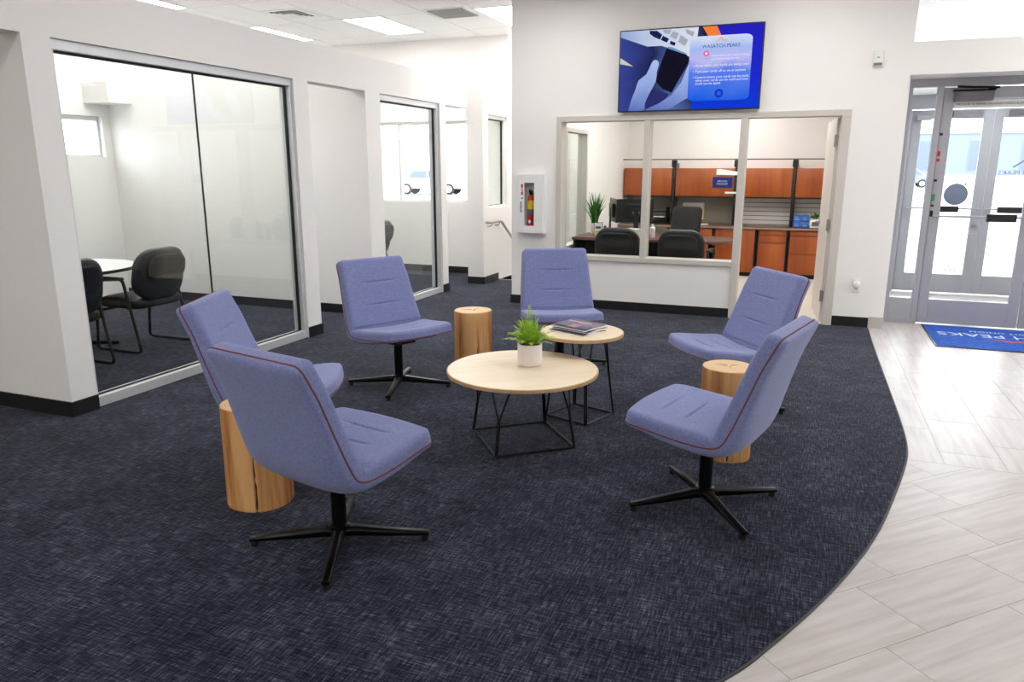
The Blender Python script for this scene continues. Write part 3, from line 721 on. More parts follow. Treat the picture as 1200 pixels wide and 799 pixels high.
# ---- log stump side tables
def stump(label, x, y, h, r, seed, rot=0):
    rnd = random.Random(seed); ph = [rnd.uniform(0, 6.28) for _ in range(6)]
    t = thing('log_stump', label, 'side table', (x, y, FZ), R(rot), 'log stump side tables')
    n = 120; crack = R({3: 303, 11: 283, 23: 308}[seed])
    def rad(a, z):
        q = r * (1 + .018 * math.sin(2 * a + ph[0]) + .010 * math.sin(3 * a + ph[1]) + .006 * math.sin(7 * a + ph[2] + z * 2) - .02 * (z / h - .5))
        da = (a - crack - .02 * math.sin(z * 14) + PI) % (2 * PI) - PI
        q -= r * .07 * math.exp(-(da / .035) ** 2) * min(1, max(0, (h * .85 - z) / (h * .3)))
        return q
    zs = [0, .004, .012] + [h * k / 8 for k in range(1, 8)] + [h - .008, h - .003]
    vs = []; fs = []
    for i, z in enumerate(zs):
        sh = (.985 if i in (0,) else 1) if i < len(zs) - 1 else .992
        for k in range(n): a = 2 * PI * k / n; q = rad(a, z) * sh; vs.append((q * math.cos(a), q * math.sin(a), z))
    for i in range(len(zs) - 1):
        for k in range(n): fs.append((i * n + k, i * n + (k + 1) % n, (i + 1) * n + (k + 1) % n, (i + 1) * n + k))
    fs.append(tuple(range(n - 1, -1, -1))); fs.append(tuple((len(zs) - 1) * n + k for k in range(n)))
    MB().add(vs, fs).build('trunk', 'log', t, smooth=True)
    sv = []; sf = []
    for i in range(13):
        z = h * .72 * i / 12 + .012; a0 = crack + .02 * math.sin(z * 14); wd = .030 * (1 - i / 12) ** .6 * (.7 + .5 * math.sin(i * 1.9) ** 2) + .002
        for sg_ in (-1, 1): q = rad(a0 + sg_ * wd, z) + .0012; sv.append((q * math.cos(a0 + sg_ * wd), q * math.sin(a0 + sg_ * wd), z))
    for i in range(12): sf.append((2 * i, 2 * i + 1, 2 * i + 3, 2 * i + 2))
    MB().add(sv, sf).build('drying_crack', mat('crack_shadowed_wood', srgb(70, 40, 20), .9), t, label='dark vertical drying crack')  # dark strip stands in for the shade inside the groove
    tp = MB(); vs = []; fs = []
    for f, z in ((.985, h - .004), (.96, h), (.5, h + .0006), (.06, h)):
        for k in range(n): a = 2 * PI * k / n; q = rad(a, h) * f; vs.append((q * math.cos(a), q * math.sin(a), z))
    for i in range(3):
        for k in range(n): fs.append((i * n + k, i * n + (k + 1) % n, (i + 1) * n + (k + 1) % n, (i + 1) * n + k))
    fs.append(tuple(3 * n + k for k in range(n)))
    tp.add(vs, fs).build('end_grain_top', 'endgrain', t, smooth=True, label='sawn top with growth rings')
    ck = MB()
    for q in range(3):
        a = crack + q * 2.1; ck.tube([(.012 * math.cos(a), .012 * math.sin(a), h + .0008), (r * (.35 + .1 * q) * math.cos(a + .1), r * (.35 + .1 * q) * math.sin(a + .1), h + .0008)], [.002, .0006], 4)
    ck.build('radial_crack', mat('crack_dark', srgb(96, 60, 34), .8), t)
    return t
stump('log stump side table behind the nearest chair at the left', -2.40, 2.70, .50, .155, 3)
stump('log stump side table between the two chairs on the right', -.345, 4.15, .52, .145, 11)
stump('log stump side table standing behind the larger round table', -2.43, 5.29, .49, .150, 23)

# ---- round tables with wire bases
def wire_table(label, x, y, top_r, h, half, rot, lean, th=.022):
    t = thing('wire_base_table', label, 'coffee table', (x, y, FZ), R(rot), 'round maple tables with wire bases'); h -= FZ
    MB().lathe([(0, h - th + .006), (top_r - .006, h - th + .006), (top_r - .003, h - .004), (top_r - .006, h), (0, h)][0:5], 72).build('table_top', 'maple', t, smooth=True)
    MB().lathe([(top_r - .006, h - th), (top_r, h - th), (top_r + .001, h - .003), (top_r - .004, h - .001), (top_r - .006, h - .001)], 72).build('edge_band', 'mapleedge', t, smooth=True)
    zb = .007; r = .0065; cs = [(half, half), (-half, half), (-half, -half), (half, -half)]
    for k in range(4):
        a, c_ = cs[k], cs[(k + 1) % 4]
        MB().tube([(a[0], a[1], zb), (c_[0], c_[1], zb)], r, 8).build('floor_rail', 'black', t, smooth=True)
    ht = h - th
    for k, (cx, cy) in enumerate(cs):
        L_ = MB(); d = Vector((cx, cy, 0)).normalized(); tg = Vector((-d.y, d.x, 0))
        B = Vector((cx, cy, zb));  topc = d * (half * math.sqrt(2) * lean); split = B.lerp(Vector((topc.x, topc.y, ht)), .52)
        for sgn in (-1, 1):
            o_ = tg * (sgn * r * .95); tp_ = topc + tg * (sgn * half * .30)
            L_.tube([B + o_, split + o_, Vector((tp_.x, tp_.y, ht))], r * .9, 8)
        L_.build('leg', 'black', t, smooth=True)
    tr = MB(); tr.tube([(half * .5 * math.cos(a), half * .5 * math.sin(a), ht - .004) for a in [2 * PI * q / 24 for q in range(24)]], .004, 6, closed=True)
    for q in range(4): a = R(45 + 90 * q); tr.tube([(half * .5 * math.cos(a), half * .5 * math.sin(a), ht - .004), (half * 1.0 * math.cos(a), half * 1.0 * math.sin(a), ht - .004)], .006, 6)
    tr.build('top_bracket', 'black', t)
    return t
wire_table('larger low round maple table with a black wire base, holding the fern', -1.497, 3.95, .445, .448, .238, 40, .80)
wire_table('smaller taller round maple table with a black wire base, holding magazines', -1.305, 4.515, .27, .572, .158, -19, .68)

# ---- potted fern
PZ = .448
pf = thing('potted_fern', 'green fern in a white ceramic pot on the larger round table', 'plant', (-1.485, 4.04, PZ + .001))
MB().lathe([(.066, 0), (.070, .004), (.073, .02), (.073, .125), (.071, .130), (.066, .130), (.064, .118)], 40).build('pot', 'ceramic', pf, smooth=True)
MB().lathe([(.0, .112), (.0645, .112), (.063, .118), (0, .12)], 24).build('soil', 'soil', pf)
rnd = random.Random(5)
def frond(az, ln, rise, droop, wid, n):
    b_ = MB(); pts = []
    for i in range(15):
        t_ = i / 14; rr = .012 + ln * (.45 * t_ + .75 * t_ ** 1.5) * (1 - rise) + .02 * t_; z = .115 + ln * rise * (1.35 * t_ - .35 * t_ ** 2) - droop * t_ ** 3
        pts.append(Vector((rr * math.cos(az), rr * math.sin(az), z)))
    b_.tube(pts, [.0022 * (1 - .7 * i / 14) for i in range(15)], 4)
    for i in range(n):
        t_ = .16 + .82 * i / n; k = t_ * 14; i0 = min(13, int(k)); p = pts[i0].lerp(pts[i0 + 1], k - i0); tg = (pts[i0 + 1] - pts[i0]).normalized()
        side = tg.cross(Vector((0, 0, 1)));  side = side.normalized() if side.length > .01 else Vector((-math.sin(az), math.cos(az), 0))
        w = wid * (1.02 - t_) ** .65 * rnd.uniform(.85, 1.15) + .003; up = side.cross(tg).normalized()
        for sg in (-1, 1):
            d = (side * sg + tg * .35 + up * rnd.uniform(-.25, .45)).normalized(); e_ = tg * .0042
            b_.add([p - e_ * .5, p + d * w * .55 - e_, p + d * w, p + d * w * .55 + e_, p + e_ * .5], [(0, 1, 2, 3, 4)])
    return b_
spec = []
for k in range(52):
    az = 2 * PI * k / 52 * 5 + rnd.uniform(-.2, .2); lay = k % 4
    spec.append((az, rnd.uniform(.15, .20), (.42, .56, .68, .84)[lay] + rnd.uniform(-.07, .07), (.03, .02, .012, .0)[lay], rnd.uniform(.028, .038), 14))
spec += [(2.0, .255, .96, 0, .034, 17), (.35, .24, .95, 0, .030, 16), (3.4, .20, .90, 0, .03, 15)]
for q in spec: frond(*q).build('frond', 'fern', pf)

# ---- magazines
TZ = .572
def magazine(label, x, y, z, rot, w, l, th, cols, curl=0):
    t = thing('magazine', label, 'magazine', (x, y, z), R(rot), 'magazines on the smaller table')
    n = 10
    def sheet(z0, z1, inset, c_):
        vs = []; fs = []
        for i in range(n + 1):
            u = i / n; xx = -w / 2 + inset + (w - 2 * inset) * u; bz = .006 * math.sin(u * PI) ** 2 + c_ * max(0, u - .55) ** 2
            for yy in (-l / 2 + inset, l / 2 - inset): vs += [(xx, yy, z0 + bz * .0 if z0 == 0 else z0 + bz), (xx, yy, z1 + bz)]
        for i in range(n):
            a = i * 4; b2 = a + 4
            fs += [(a, a + 2, b2 + 2, b2), (a + 1, b2 + 1, b2 + 3, a + 3), (a, b2, b2 + 1, a + 1), (a + 2, a + 3, b2 + 3, b2 + 2)]
        fs += [(0, 1, 3, 2), (n * 4, n * 4 + 2, n * 4 + 3, n * 4 + 1)]
        return MB().add(vs, fs)
    sheet(0, th - .0015, .002, 0).build('pages', 'paper', t)
    cv = sheet(th - .0015, th, 0, curl).build('cover', cols[0], t)
    for (a, b2, c2, d2, m) in cols[1]:
        MB().box(-w / 2 + a * w, -l / 2 + b2 * l, th + .0048, -w / 2 + c2 * w, -l / 2 + d2 * l, th + .0056).build('cover_print', m, t)
    return t
P1 = mat('cover_plum', srgb(98, 84, 110), .3); P2 = mat('cover_slate', srgb(92, 98, 120), .3); P3 = mat('cover_rose', srgb(176, 128, 132), .3); P4 = mat('cover_pale', srgb(206, 200, 204), .3); P5 = mat('cover_indigo', srgb(66, 62, 118), .3)
magazine('plum-coloured magazine at the bottom of the pile', -1.33, 4.50, TZ + .001, 66, .225, .29, .008, (P1, []))
magazine('slate grey glossy magazine in the middle of the pile', -1.315, 4.515, TZ + .0165, 70, .22, .28, .007, (P2, []))
magazine('plum and rose patterned magazine with indigo blocks on top of the pile', -1.325, 4.51, TZ + .031, 67, .222, .285, .007, (P1, [(.06, .04, .6, .30, P5), (.08, .34, .7, .60, P3), (.75, .3, .95, .97, P4), (.1, .64, .7, .94, P2)]), curl=.05)

# ================================================================== WALL-HUNG THINGS
# ---- television
tv = thing('television', 'wide flat television showing a blue phone advert above the office window', 'television', (-2.015, YB - .075, 2.175))
TW, TH = 1.455, .82
MB().box(0, 0, 0, TW, .045, TH).build('housing', 'blackplastic', tv, bevel=.004)
MB().box(.45, .045, .25, 1.0, .074, .6).build('wall_mount', 'blackplastic', tv)
def m_screen(name, c_l, c_r, s, axis=0):
    m = bpy.data.materials.new(name); m.use_nodes = True; nt = m.node_tree
    for n_ in list(nt.nodes): nt.nodes.remove(n_)
    o_ = nt.nodes.new('ShaderNodeOutputMaterial'); e_ = nt.nodes.new('ShaderNodeEmission'); e_.inputs[1].default_value = s
    tc = nt.nodes.new('ShaderNodeTexCoord'); sp = nt.nodes.new('ShaderNodeSeparateXYZ'); nt.links.new(tc.outputs['Generated'], sp.inputs[0])
    n_ = nt.nodes.new('ShaderNodeTexNoise'); n_.inputs['Scale'].default_value = 2.2; nt.links.new(tc.outputs['Generated'], n_.inputs['Vector'])
    a_ = nt.nodes.new('ShaderNodeMath'); a_.operation = 'MULTIPLY_ADD'; a_.inputs[1].default_value = .35; a_.inputs[2].default_value = -.17
    nt.links.new(n_.outputs['Fac'], a_.inputs[0])
    b_ = nt.nodes.new('ShaderNodeMath'); b_.operation = 'ADD'; nt.links.new(sp.outputs[axis], b_.inputs[0]); nt.links.new(a_.outputs[0], b_.inputs[1])
    r_ = ramp(nt, b_.outputs[0], c_l); nt.links.new(r_.outputs['Color'], e_.inputs[0]); nt.links.new(e_.outputs[0], o_.inputs[0]); return m
ES = .95
def uvp(pts, y): return [(.012 + u * (TW - .024), .012 + v * (TH - .024)) for u, v in pts]
def scr(name, pts, y, m, smooth=0):
    q = uvp(pts, y)
    if smooth: q = [tuple(p[:2]) for p in catmull([(a, b2, 0) for a, b2 in q + [q[0]]], smooth)][:-1]
    return MB().prism(q, -.001 - y * .0004, -.0006 - y * .0004, 'xz').build(name, m, tv)
sg = lambda *cs: [(p, srgb(*c3)) for p, c3 in cs]
scr('screen', [(0, 0), (1, 0), (1, 1), (0, 1)], 0, m_screen('tv_bg', sg((0, (58, 70, 150)), (.25, (34, 40, 84)), (.42, (86, 106, 170)), (.6, (30, 34, 66)), (1, (20, 30, 120))), 0, ES, 0))
scr('laptop_image', [(.0, 1), (.56, 1), (.54, .62), (.49, .66), (.35, .77), (.30, .80), (.2, .80), (.0, .93)], 1, m_screen('tv_lap', sg((0, (150, 172, 214)), (.5, (200, 212, 236)), (1, (226, 228, 236))), 0, ES, 0))
KD = m_emit('tv_key_dark', srgb(30, 34, 78), ES); KL = m_emit('tv_key_light', srgb(168, 172, 188), ES)
for k, q in enumerate(([(0.212, 0.992), (0.266, 0.985), (0.304, 0.933), (0.288, 0.877), (0.245, 0.911), (0.212, 0.954)], [(0.31, 0.922), (0.354, 0.879), (0.338, 0.834), (0.294, 0.873)], [(0.365, 0.855), (0.403, 0.826), (0.395, 0.789), (0.36, 0.816)])): scr('key_image', q, 2, KD)
for q in ([(0.38, 0.971), (0.423, 0.937), (0.403, 0.864), (0.359, 0.907)], [(0.435, 0.917), (0.49, 0.854), (0.469, 0.781), (0.419, 0.834)], [(0.466, 0.988), (0.532, 0.943), (0.522, 0.888), (0.478, 0.931)], [(0.304, 0.994), (0.369, 0.991), (0.358, 0.936), (0.32, 0.95)]): scr('key_image', q, 2, KL)
scr('light_wedge_image', [(0, .677), (.099, .562), (0, .599)], 2, m_emit('tv_wedge', srgb(206, 206, 190), ES))
scr('sleeve_image', [(0.201, 0.01), (0.222, 0.177), (0.278, 0.24), (0.333, 0.217), (0.367, 0.186), (0.301, 0.06)], 2, m_emit('tv_sleeve', srgb(44, 48, 110), ES), 3)
HND = m_screen('tv_hand', sg((0, (96, 116, 190)), (.5, (150, 172, 226)), (1, (176, 196, 240))), 0, ES, 2)
scr('phone_image', [(0.341, 0.773), (0.481, 0.682), (0.506, 0.627), (0.494, 0.553), (0.389, 0.213), (0.322, 0.265), (0.268, 0.365), (0.307, 0.609)], 3, m_emit('tv_phone', srgb(22, 20, 36), ES))
scr('phone_edge_image', [(0.349, 0.785), (0.382, 0.772), (0.483, 0.69), (0.479, 0.675), (0.344, 0.765)], 4, m_emit('tv_phone_edge', srgb(110, 150, 196), ES))
scr('thumb_image', [(0.073, 0.0), (0.095, 0.146), (0.124, 0.279), (0.144, 0.384), (0.199, 0.456), (0.236, 0.597), (0.258, 0.629), (0.28, 0.615), (0.288, 0.573), (0.275, 0.478), (0.271, 0.364), (0.222, 0.196), (0.195, 0.082), (0.188, 0.0)], 4, HND, 2)
scr('hand_image', [(0.188, 0.0), (0.301, 0.086), (0.389, 0.185), (0.454, 0.331), (0.485, 0.479), (0.507, 0.58), (0.529, 0.578), (0.545, 0.175), (0.457, 0.096), (0.369, 0.0)], 4, HND)
scr('blue_field', [(.687, 1), (1, 1), (1, 0), (.535, 0), (.545, .3), (.6, .6)], 5, m_screen('tv_blue', sg((0, (14, 60, 214)), (.5, (34, 40, 206)), (1, (38, 34, 190))), 0, ES, 2))
scr('orange_stripe', [(0.587, 1), (0.687, 1), (0.72, 0.88), (0.63, 0.88)], 6, m_emit('tv_orange', srgb(246, 130, 60), ES))
rp = rrect(.505, .10, .932, .885, .05, 5)
scr('panel', rp, 7, m_screen('tv_panel', sg((0, (28, 96, 232)), (.45, (92, 130, 238)), (.62, (190, 190, 246)), (.8, (168, 190, 244)), (1, (214, 224, 250))), 0, ES, 2))
EW = m_emit('tv_white', srgb(246, 248, 255), ES)
EN = m_emit('tv_navy', srgb(40, 60, 130), ES)
def stext(body, size, u, v, m, align='LEFT', nm='screen_text'):
    tb_ = text_mb(body, size, .0004, align); tb_.xf(Matrix.Translation((.012 + u * (TW - .024), -.0045, .012 + v * (TH - .024))) @ Matrix.Rotation(R(90), 4, 'X')); return tb_.build(nm, m, tv)
stext('WASATCH PEAKS', .047, .722, .758, EN, 'CENTER')
scr('mountain_logo', [(.68, .805), (.705, .84), (.72, .865), (.74, .825), (.75, .835), (.77, .805), (.745, .82), (.735, .81), (.72, .845), (.70, .815)], 8, m_emit('tv_peak', srgb(240, 170, 120), ES))
PK = m_emit('tv_pink', srgb(236, 120, 170), ES)
scr('pin_icon', circle(0, 0, 1, 20) and [(.622 + .021 * math.cos(a), .675 + .037 * math.sin(a)) for a in [2 * PI * q / 20 for q in range(20)]], 8, PK)
scr('pin_icon', [(.622 + .008 * math.cos(a), .675 + .014 * math.sin(a)) for a in [2 * PI * q / 14 for q in range(14)]], 9, EW)
scr('pin_icon', [(.595, .625), (.622, .615), (.65, .625), (.622, .605)], 8, PK)
for k, (v, s_) in enumerate(((.645, 'Know where your cards are being'), (.605, 'used before they are lost'), (.530, '\u2022 Know when your cards are being used'), (.460, '\u2022 Turn your cards off or on at anytime'), (.388, '\u2022 Control where your cards can be used,'), (.350, '   when your cards can be used and how'), (.312, '   much can be spent'))):
    stext(s_, .0335, .535 if k > 1 else .66, v, EW) if k > 1 else stext(s_, .0265, .66, v, EW)
scr('home_button', [(.725 + .03 * math.cos(a), .186 + .053 * math.sin(a)) for a in [2 * PI * q / 24 for q in range(24)]], 8, m_emit('tv_btn', srgb(20, 58, 196), ES))
scr('home_button', [(.725 + .015 * math.cos(a), .186 + .026 * math.sin(a)) for a in [2 * PI * q / 24 for q in range(24)]], 9, m_emit('tv_btn2', srgb(50, 100, 232), ES))

# ---- fire extinguisher cabinet (open-fronted shell with glazed door) and the extinguisher inside
fx, fz, fw, fh = -3.155, .85, .315, .68
fc = thing('fire_cabinet', 'white fire extinguisher cabinet with a narrow glass door on the wall', 'cabinet', (fx, YB, fz))
bx = MB(); D = -.105
bx.box(0, D, 0, fw, -.0, .012); bx.box(0, D, fh - .012, fw, 0, fh); bx.box(0, D, .012, .012, 0, fh - .012); bx.box(fw - .012, D, .012, fw, 0, fh - .012); bx.box(.012, -.008, .012, fw - .012, -.001, fh - .012)
bx.build('box', 'white', fc, bevel=.002)
fl = MB(); gx0, gx1, gz0, gz1 = .085, .205, .09, .575; y0, y1 = D - .014, D
fl.box(.008, y0, .008, gx0, y1, fh - .008); fl.box(gx1, y0, .008, fw - .008, y1, fh - .008); fl.box(gx0, y0, .008, gx1, y1, gz0); fl.box(gx0, y0, gz1, gx1, y1, fh - .008)
dr = fl.build('door', 'white', fc, bevel=.002)
MB().box(gx0, D - .008, gz0, gx1, D - .005, gz1).build('door_glass', 'glass', dr)
fr_ = MB(); fr_.box(.03, y0 - .004, .035, fw - .03, y0, .045); fr_.box(.03, y0 - .004, fh - .06, fw - .03, y0, fh - .05); fr_.box(fw - .04, y0 - .004, .045, fw - .03, y0, fh - .06); fr_.box(.03, y0 - .004, .045, .04, y0, fh - .06); fr_.build('door_moulding', 'white', dr)
h = MB(); h.tube(rounded([(.055, y0, .25), (.055, y0 - .025, .25), (.055, y0 - .025, .36), (.055, y0, .36)], .01), .005, 8); h.build('door_handle', 'chairbase', dr, smooth=True)
tb = text_mb('FIRE', .05); tb.xf(Matrix.Translation((.06, y0 - .0012, .50)) @ Matrix.Rotation(R(90), 4, 'X') @ Matrix.Rotation(R(90), 4, 'Z')); 
MB().box(.048, y0 - .001, .44, .072, y0, .56).build('red_label', 'red', dr)
tb2 = text_mb('FIRE', .03); tb2.xf(Matrix.Translation((.060, y0 - .0014, .50)) @ Matrix.Rotation(R(90), 4, 'X') @ Matrix.Rotation(R(90), 4, 'Z')); tb2.build('label_text', 'text_w', dr)
MB().box(.052, y0 - .001, .395, .068, y0, .412).build('lock', 'chairbase', dr)
ex = thing('fire_extinguisher', 'red fire extinguisher with a yellow label inside the wall cabinet', 'extinguisher', (fx + .145, YB - .055, fz + .0125))
MB().lathe([(0, 0), (.040, 0), (.042, .01), (.042, .36), (.034, .40), (.016, .425), (0, .425)], 28).build('cylinder', 'red', ex, smooth=True)
def band(z0, z1, m, nm, r=.0425):
    vs = []; fs = []; n = 14
    for k in range(n + 1):
        a = R(-165 + 150 * k / n); vs += [(r * math.cos(a), r * math.sin(a), z0), (r * math.cos(a), r * math.sin(a), z1)]
    for k in range(n): fs.append((2 * k, 2 * k + 2, 2 * k + 3, 2 * k + 1))
    return MB().add(vs, fs).build(nm, m, ex)
band(.265, .385 - .02, 'yellow', 'yellow_label'); band(.20, .262, 'text_g', 'instruction_label', .0427)
MB().prism([(0, .10), (.02, .125), (0, .15), (-.02, .125)], -.0445, -.0432, 'xz').build('white_diamond', 'text_w', ex)
k = MB(); k.cyl((0, 0, .425), (0, 0, .455), .014); k.box(-.012, -.03, .45, .012, .03, .475); k.box(-.008, -.038, .48, .008, .02, .492); k.build('valve', 'chairbase', ex)
k = MB(); k.tube(catmull([(.014, 0, .44), (.04, -.01, .43), (.047, -.012, .35), (.047, -.012, .18)], 6), .006, 8); k.build('hose', 'blackplastic', ex, smooth=True)

# ---- sensor, outlet with plug-in, flag sign
s = thing('wall_sensor', 'small white motion sensor high on the wall left of the entrance', 'sensor', (.482, YB, 2.535))
MB().box(-.042, -.035, 0, .042, 0, .145).build('body', 'whiteplastic', s, bevel=.006)
MB().box(-.036, -.042, .008, .036, -.034, .03).build('lens', mat('sensor_lens', srgb(120, 120, 122), .4), s, bevel=.003)
MB().box(-.012, -.0365, .075, .012, -.0345, .083).build('indicator', 'text_g', s)
s = thing('wall_outlet', 'white wall outlet with a round plug-in beside the office door', 'outlet', (.50, YB, .36))
MB().box(-.036, -.007, 0, .036, 0, .18 - .04).build('face_plate', 'whiteplastic', s, bevel=.003)
k = MB().lathe([(0, 0), (.03, 0), (.034, .01), (.030, .04), (.02, .052), (0, .054)], 24); k.xf(Matrix.Translation((0, -.007, .085)) @ Matrix.Rotation(R(90), 4, 'X')); k.build('plug_in_freshener', 'whiteplastic', s, smooth=True)
k = MB(); k.box(-.01, -.009, .03, -.006, -.007, .045); k.box(.006, -.009, .03, .01, -.007, .045); k.build('socket_slot', 'dark', s)
s = thing('flag_sign', 'navy blue sign with white lettering on the office glass', 'sign', (-.99, YB + .05, 1.385))
MB().prism(rrect(0, 0, .205, .115, .008, 3), 0, .008, 'xz').build('panel', 'navy', s)
for z_, tx in ((.07, 'BRANCH'), (.042, 'MANAGER')):
    k = text_mb(tx, .024); k.xf(Matrix.Translation((.10, -.001, z_)) @ Matrix.Rotation(R(90), 4, 'X')); k.build('lettering', 'text_w', s)

# ---- handrail
h = thing('handrail', 'steel handrail on the stair wall bending down to the right', 'handrail', (-4.16, 9.48, 0))
MB().tube(rounded([(.02, 0, .86), (.075, 0.0, .86), (.075, .42, .855), (.075, 1.9, -.10)], .04), .019, 12).build('rail', 'steel', h, smooth=True)
for y_, z_ in ((.1, .86), (.38, .856), (1.1, .42)): MB().tube(rounded([(.0, y_, z_ - .06), (.05, y_, z_ - .06), (.075, y_, z_ - .015)], .02), .008, 8).build('bracket', 'steel', h, smooth=True)

# ---- door mat
m_ = thing('door_mat', 'blue entrance mat with white and orange lettering', 'mat', (1.175, 7.585, 0))
MB().prism(rrect(0, 0, 1.80, 1.05, .01, 2), .0005, .007).build('rubber_edge', 'blackplastic', m_)
MB().prism(rrect(.015, .015, 1.785, 1.035, .01, 2), .006, .0095).build('pile', 'mat', m_)
k = text_mb('WASATCH PEAKS', .21, .001); k.xf(Matrix.Translation((.92, .62, .0102)) @ Matrix.Rotation(R(180), 4, 'Z')); k.build('lettering', 'matwhite', m_)
k = text_mb('CREDIT UNION', .085, .001, space=1.1); k.xf(Matrix.Translation((.72, .80 - .0, .0102)) @ Matrix.Rotation(R(180), 4, 'Z')); k.build('small_lettering', 'matwhite', m_)
MB().prism([(.50, .47), (.66, .38), (.80, .40), (.90, .27), (.98, .33), (1.05, .30), (1.25, .47), (1.05, .37), (.97, .40), (.90, .34), (.82, .46), (.66, .43)], .0098, .0107).build('mountain_emblem', 'matred', m_)

# ================================================================== MEETING ROOM / OFFICE FURNITURE
def pad_mesh(w, h, th, r, name, m, crown=.5, n=14, taper=0, sag=0):
    # upholstered pad in the local xz plane, thickness along y, rounded outline, domed faces
    prof = [(0, .0), (.35, .35), (.7, .5), (1, .5)]
    out = rrect(-w / 2, 0, w / 2, h, r, n); cx, cz = 0, h / 2
    vs = []; fs = []; rings = []
    for (k, y) in ((.0, -.5), (.55, -.5), (.86, -.46), (.96, -.36), (1, -.2), (1, .2), (.96, .36), (.86, .46), (.55, .5), (.0, .5)):
        if k == 0: rings.append([len(vs)]); vs.append((0, y * th * 1.05, h / 2)); continue
        ring = []
        for (x, z) in out:
            ring.append(len(vs)); xx = x * k * (1 - taper * (z / h - .5)); vs.append((xx, y * th + sag * (xx / w * 2) ** 2, cz + (z - cz) * k))
        rings.append(ring)
    L = len(out)
    for a in range(len(rings) - 1):
        A, B = rings[a], rings[a + 1]
        for k in range(L):
            if len(A) == 1: fs.append((A[0], B[(k + 1) % L], B[k]))
            elif len(B) == 1: fs.append((A[k], A[(k + 1) % L], B[0]))
            else: fs.append((A[k], A[(k + 1) % L], B[(k + 1) % L], B[k]))
    b_ = MB().add(vs, fs); return b_
def guest_chair_proto():
    t = thing('guest_chair', 'x', 'chair')
    # faces +x
    s = pad_mesh(.52, .50, .10, .09, 'seat', 'leather'); s.xf(Matrix.Translation((-.22, 0, .43)) @ Matrix.Rotation(R(90), 4, 'Y') @ Matrix.Rotation(R(90), 4, 'Z') ); s.build('seat', 'leather', t, smooth=True)
    k = pad_mesh(.53, .46, .10, .17, 'back', 'leather', sag=-.05, taper=.05); k.xf(Matrix.Translation((-.215, 0, .455)) @ Matrix.Rotation(R(-12), 4, 'Y') @ Matrix.Rotation(R(90), 4, 'Z')); bk = k.build('backrest', 'leather', t, smooth=True)
    k = pad_mesh(.40, .24, .03, .10, 'bp', 'leather'); k.xf(Matrix.Translation((-.305, 0, .62)) @ Matrix.Rotation(R(-12), 4, 'Y') @ Matrix.Rotation(R(90), 4, 'Z')); k.build('back_panel', mat('back_panel_shell', srgb(26, 26, 29), .3), bk, smooth=True)
    for sy in (-1, 1):
        y = sy * .285
        MB().tube(rounded([(.22, y, .63), (-.10, y, .655), (-.235, y, .014), (.285, y, .014)], .05, 6, True), .014, 10, closed=True).build('sled_frame', 'black', t, smooth=True)
        MB().box(-.10, y - .024, .640, .20, y + .024, .668).build('arm_pad', 'blackplastic', t, bevel=.010)
    MB().cyl((-.13, -.285, .40), (-.13, .285, .40), .012).build('crossbar', 'black', t, smooth=True)
    MB().cyl((.18, -.285, .37), (.18, .285, .37), .012).build('crossbar', 'black', t, smooth=True)
    return t
gp = guest_chair_proto(); first = [True]
def guest_chair(label, x, y, face, z=0, group='black sled-base guest chairs'):
    t = gp if first[0] else copy_tree(gp); first[0] = False
    t.location = (x, y, z); t.rotation_euler[2] = R(face); tag(t, label, 'chair', group); return t
guest_chair('black sled-base guest chair in full view inside the meeting room', -5.56, 4.95, 180, FZ)
guest_chair('black sled-base guest chair cut off by the pier in the meeting room', -5.50, 4.05, 176, FZ)
guest_chair('black guest chair just visible behind the second glass wall', -5.55, 8.62, 178, FZ)
guest_chair('black guest chair behind the left office window pane', -2.10, 8.90, 92)
guest_chair('black guest chair behind the right office window pane', -1.335, 8.90, 88)
# ---- meeting room table
t = thing('meeting_table', 'round white meeting table with a black edge behind the glass', 'table', (-6.12, 4.62, FZ))
MB().lathe([(0, .712), (.595, .712), (.60, .716), (.60, .734), (.597, .736), (0, .736)], 64).build('table_top', 'laminate', t, smooth=True)
MB().lathe([(.598, .708), (.604, .708), (.606, .722), (.604, .735), (.598, .735)], 64).build('edge_band', 'blackplastic', t, smooth=True)
MB().lathe([(0, .02), (.04, .02), (.04, .70), (.10, .712), (0, .712)], 24).build('column', 'black', t, smooth=True)
for k in range(4):
    a = R(45 + 90 * k); MB().tube([(0, 0, .05), (.38 * math.cos(a), .38 * math.sin(a), .018)], [.025, .018], 10).build('foot', 'black', t, smooth=True)
# soffit box on the meeting room wall
struct('', box('trim_1', 'wall', -8.0, 6.60, 2.33, -7.6, 6.93, 2.56), 'small white boxed soffit in the corner above the meeting room window', 'soffit')

# ---- office desk
dk = thing('desk', 'dark walnut desk with a rounded end inside the office', 'desk', (-1.75, 9.45, 0))
tp = [(-1.03, -.36), (.70, -.36)] + [(.70 + .26 * math.sin(R(a)), .0 - .36 * math.cos(R(a)) ) for a in range(15, 180, 15)] + [(.70, .36), (-1.03, .36)]
MB().prism(tp, .705, .74).build('desk_top', 'walnut', dk, bevel=.004)
MB().prism([(x * 1.003, y * 1.004) for x, y in tp], .712, .733).build('edge_band', mat('desk_edge', srgb(120, 78, 66), .4), dk)
box('side_panel', 'blackplastic', -1.03, -.30, 0, -1.0, .33, .705, dk)
box('modesty_panel', 'dark', -1.0, .10, .25, .55, .12, .705, dk)
MB().cyl((.66, 0, .0), (.66, 0, .705), .045).build('column_leg', 'black', dk, smooth=True)
MB().lathe([(0, 0), (.2, 0), (.2, .02), (.05, .03), (0, .03)], 24, .66, 0).build('foot_plate', 'black', dk, smooth=True)
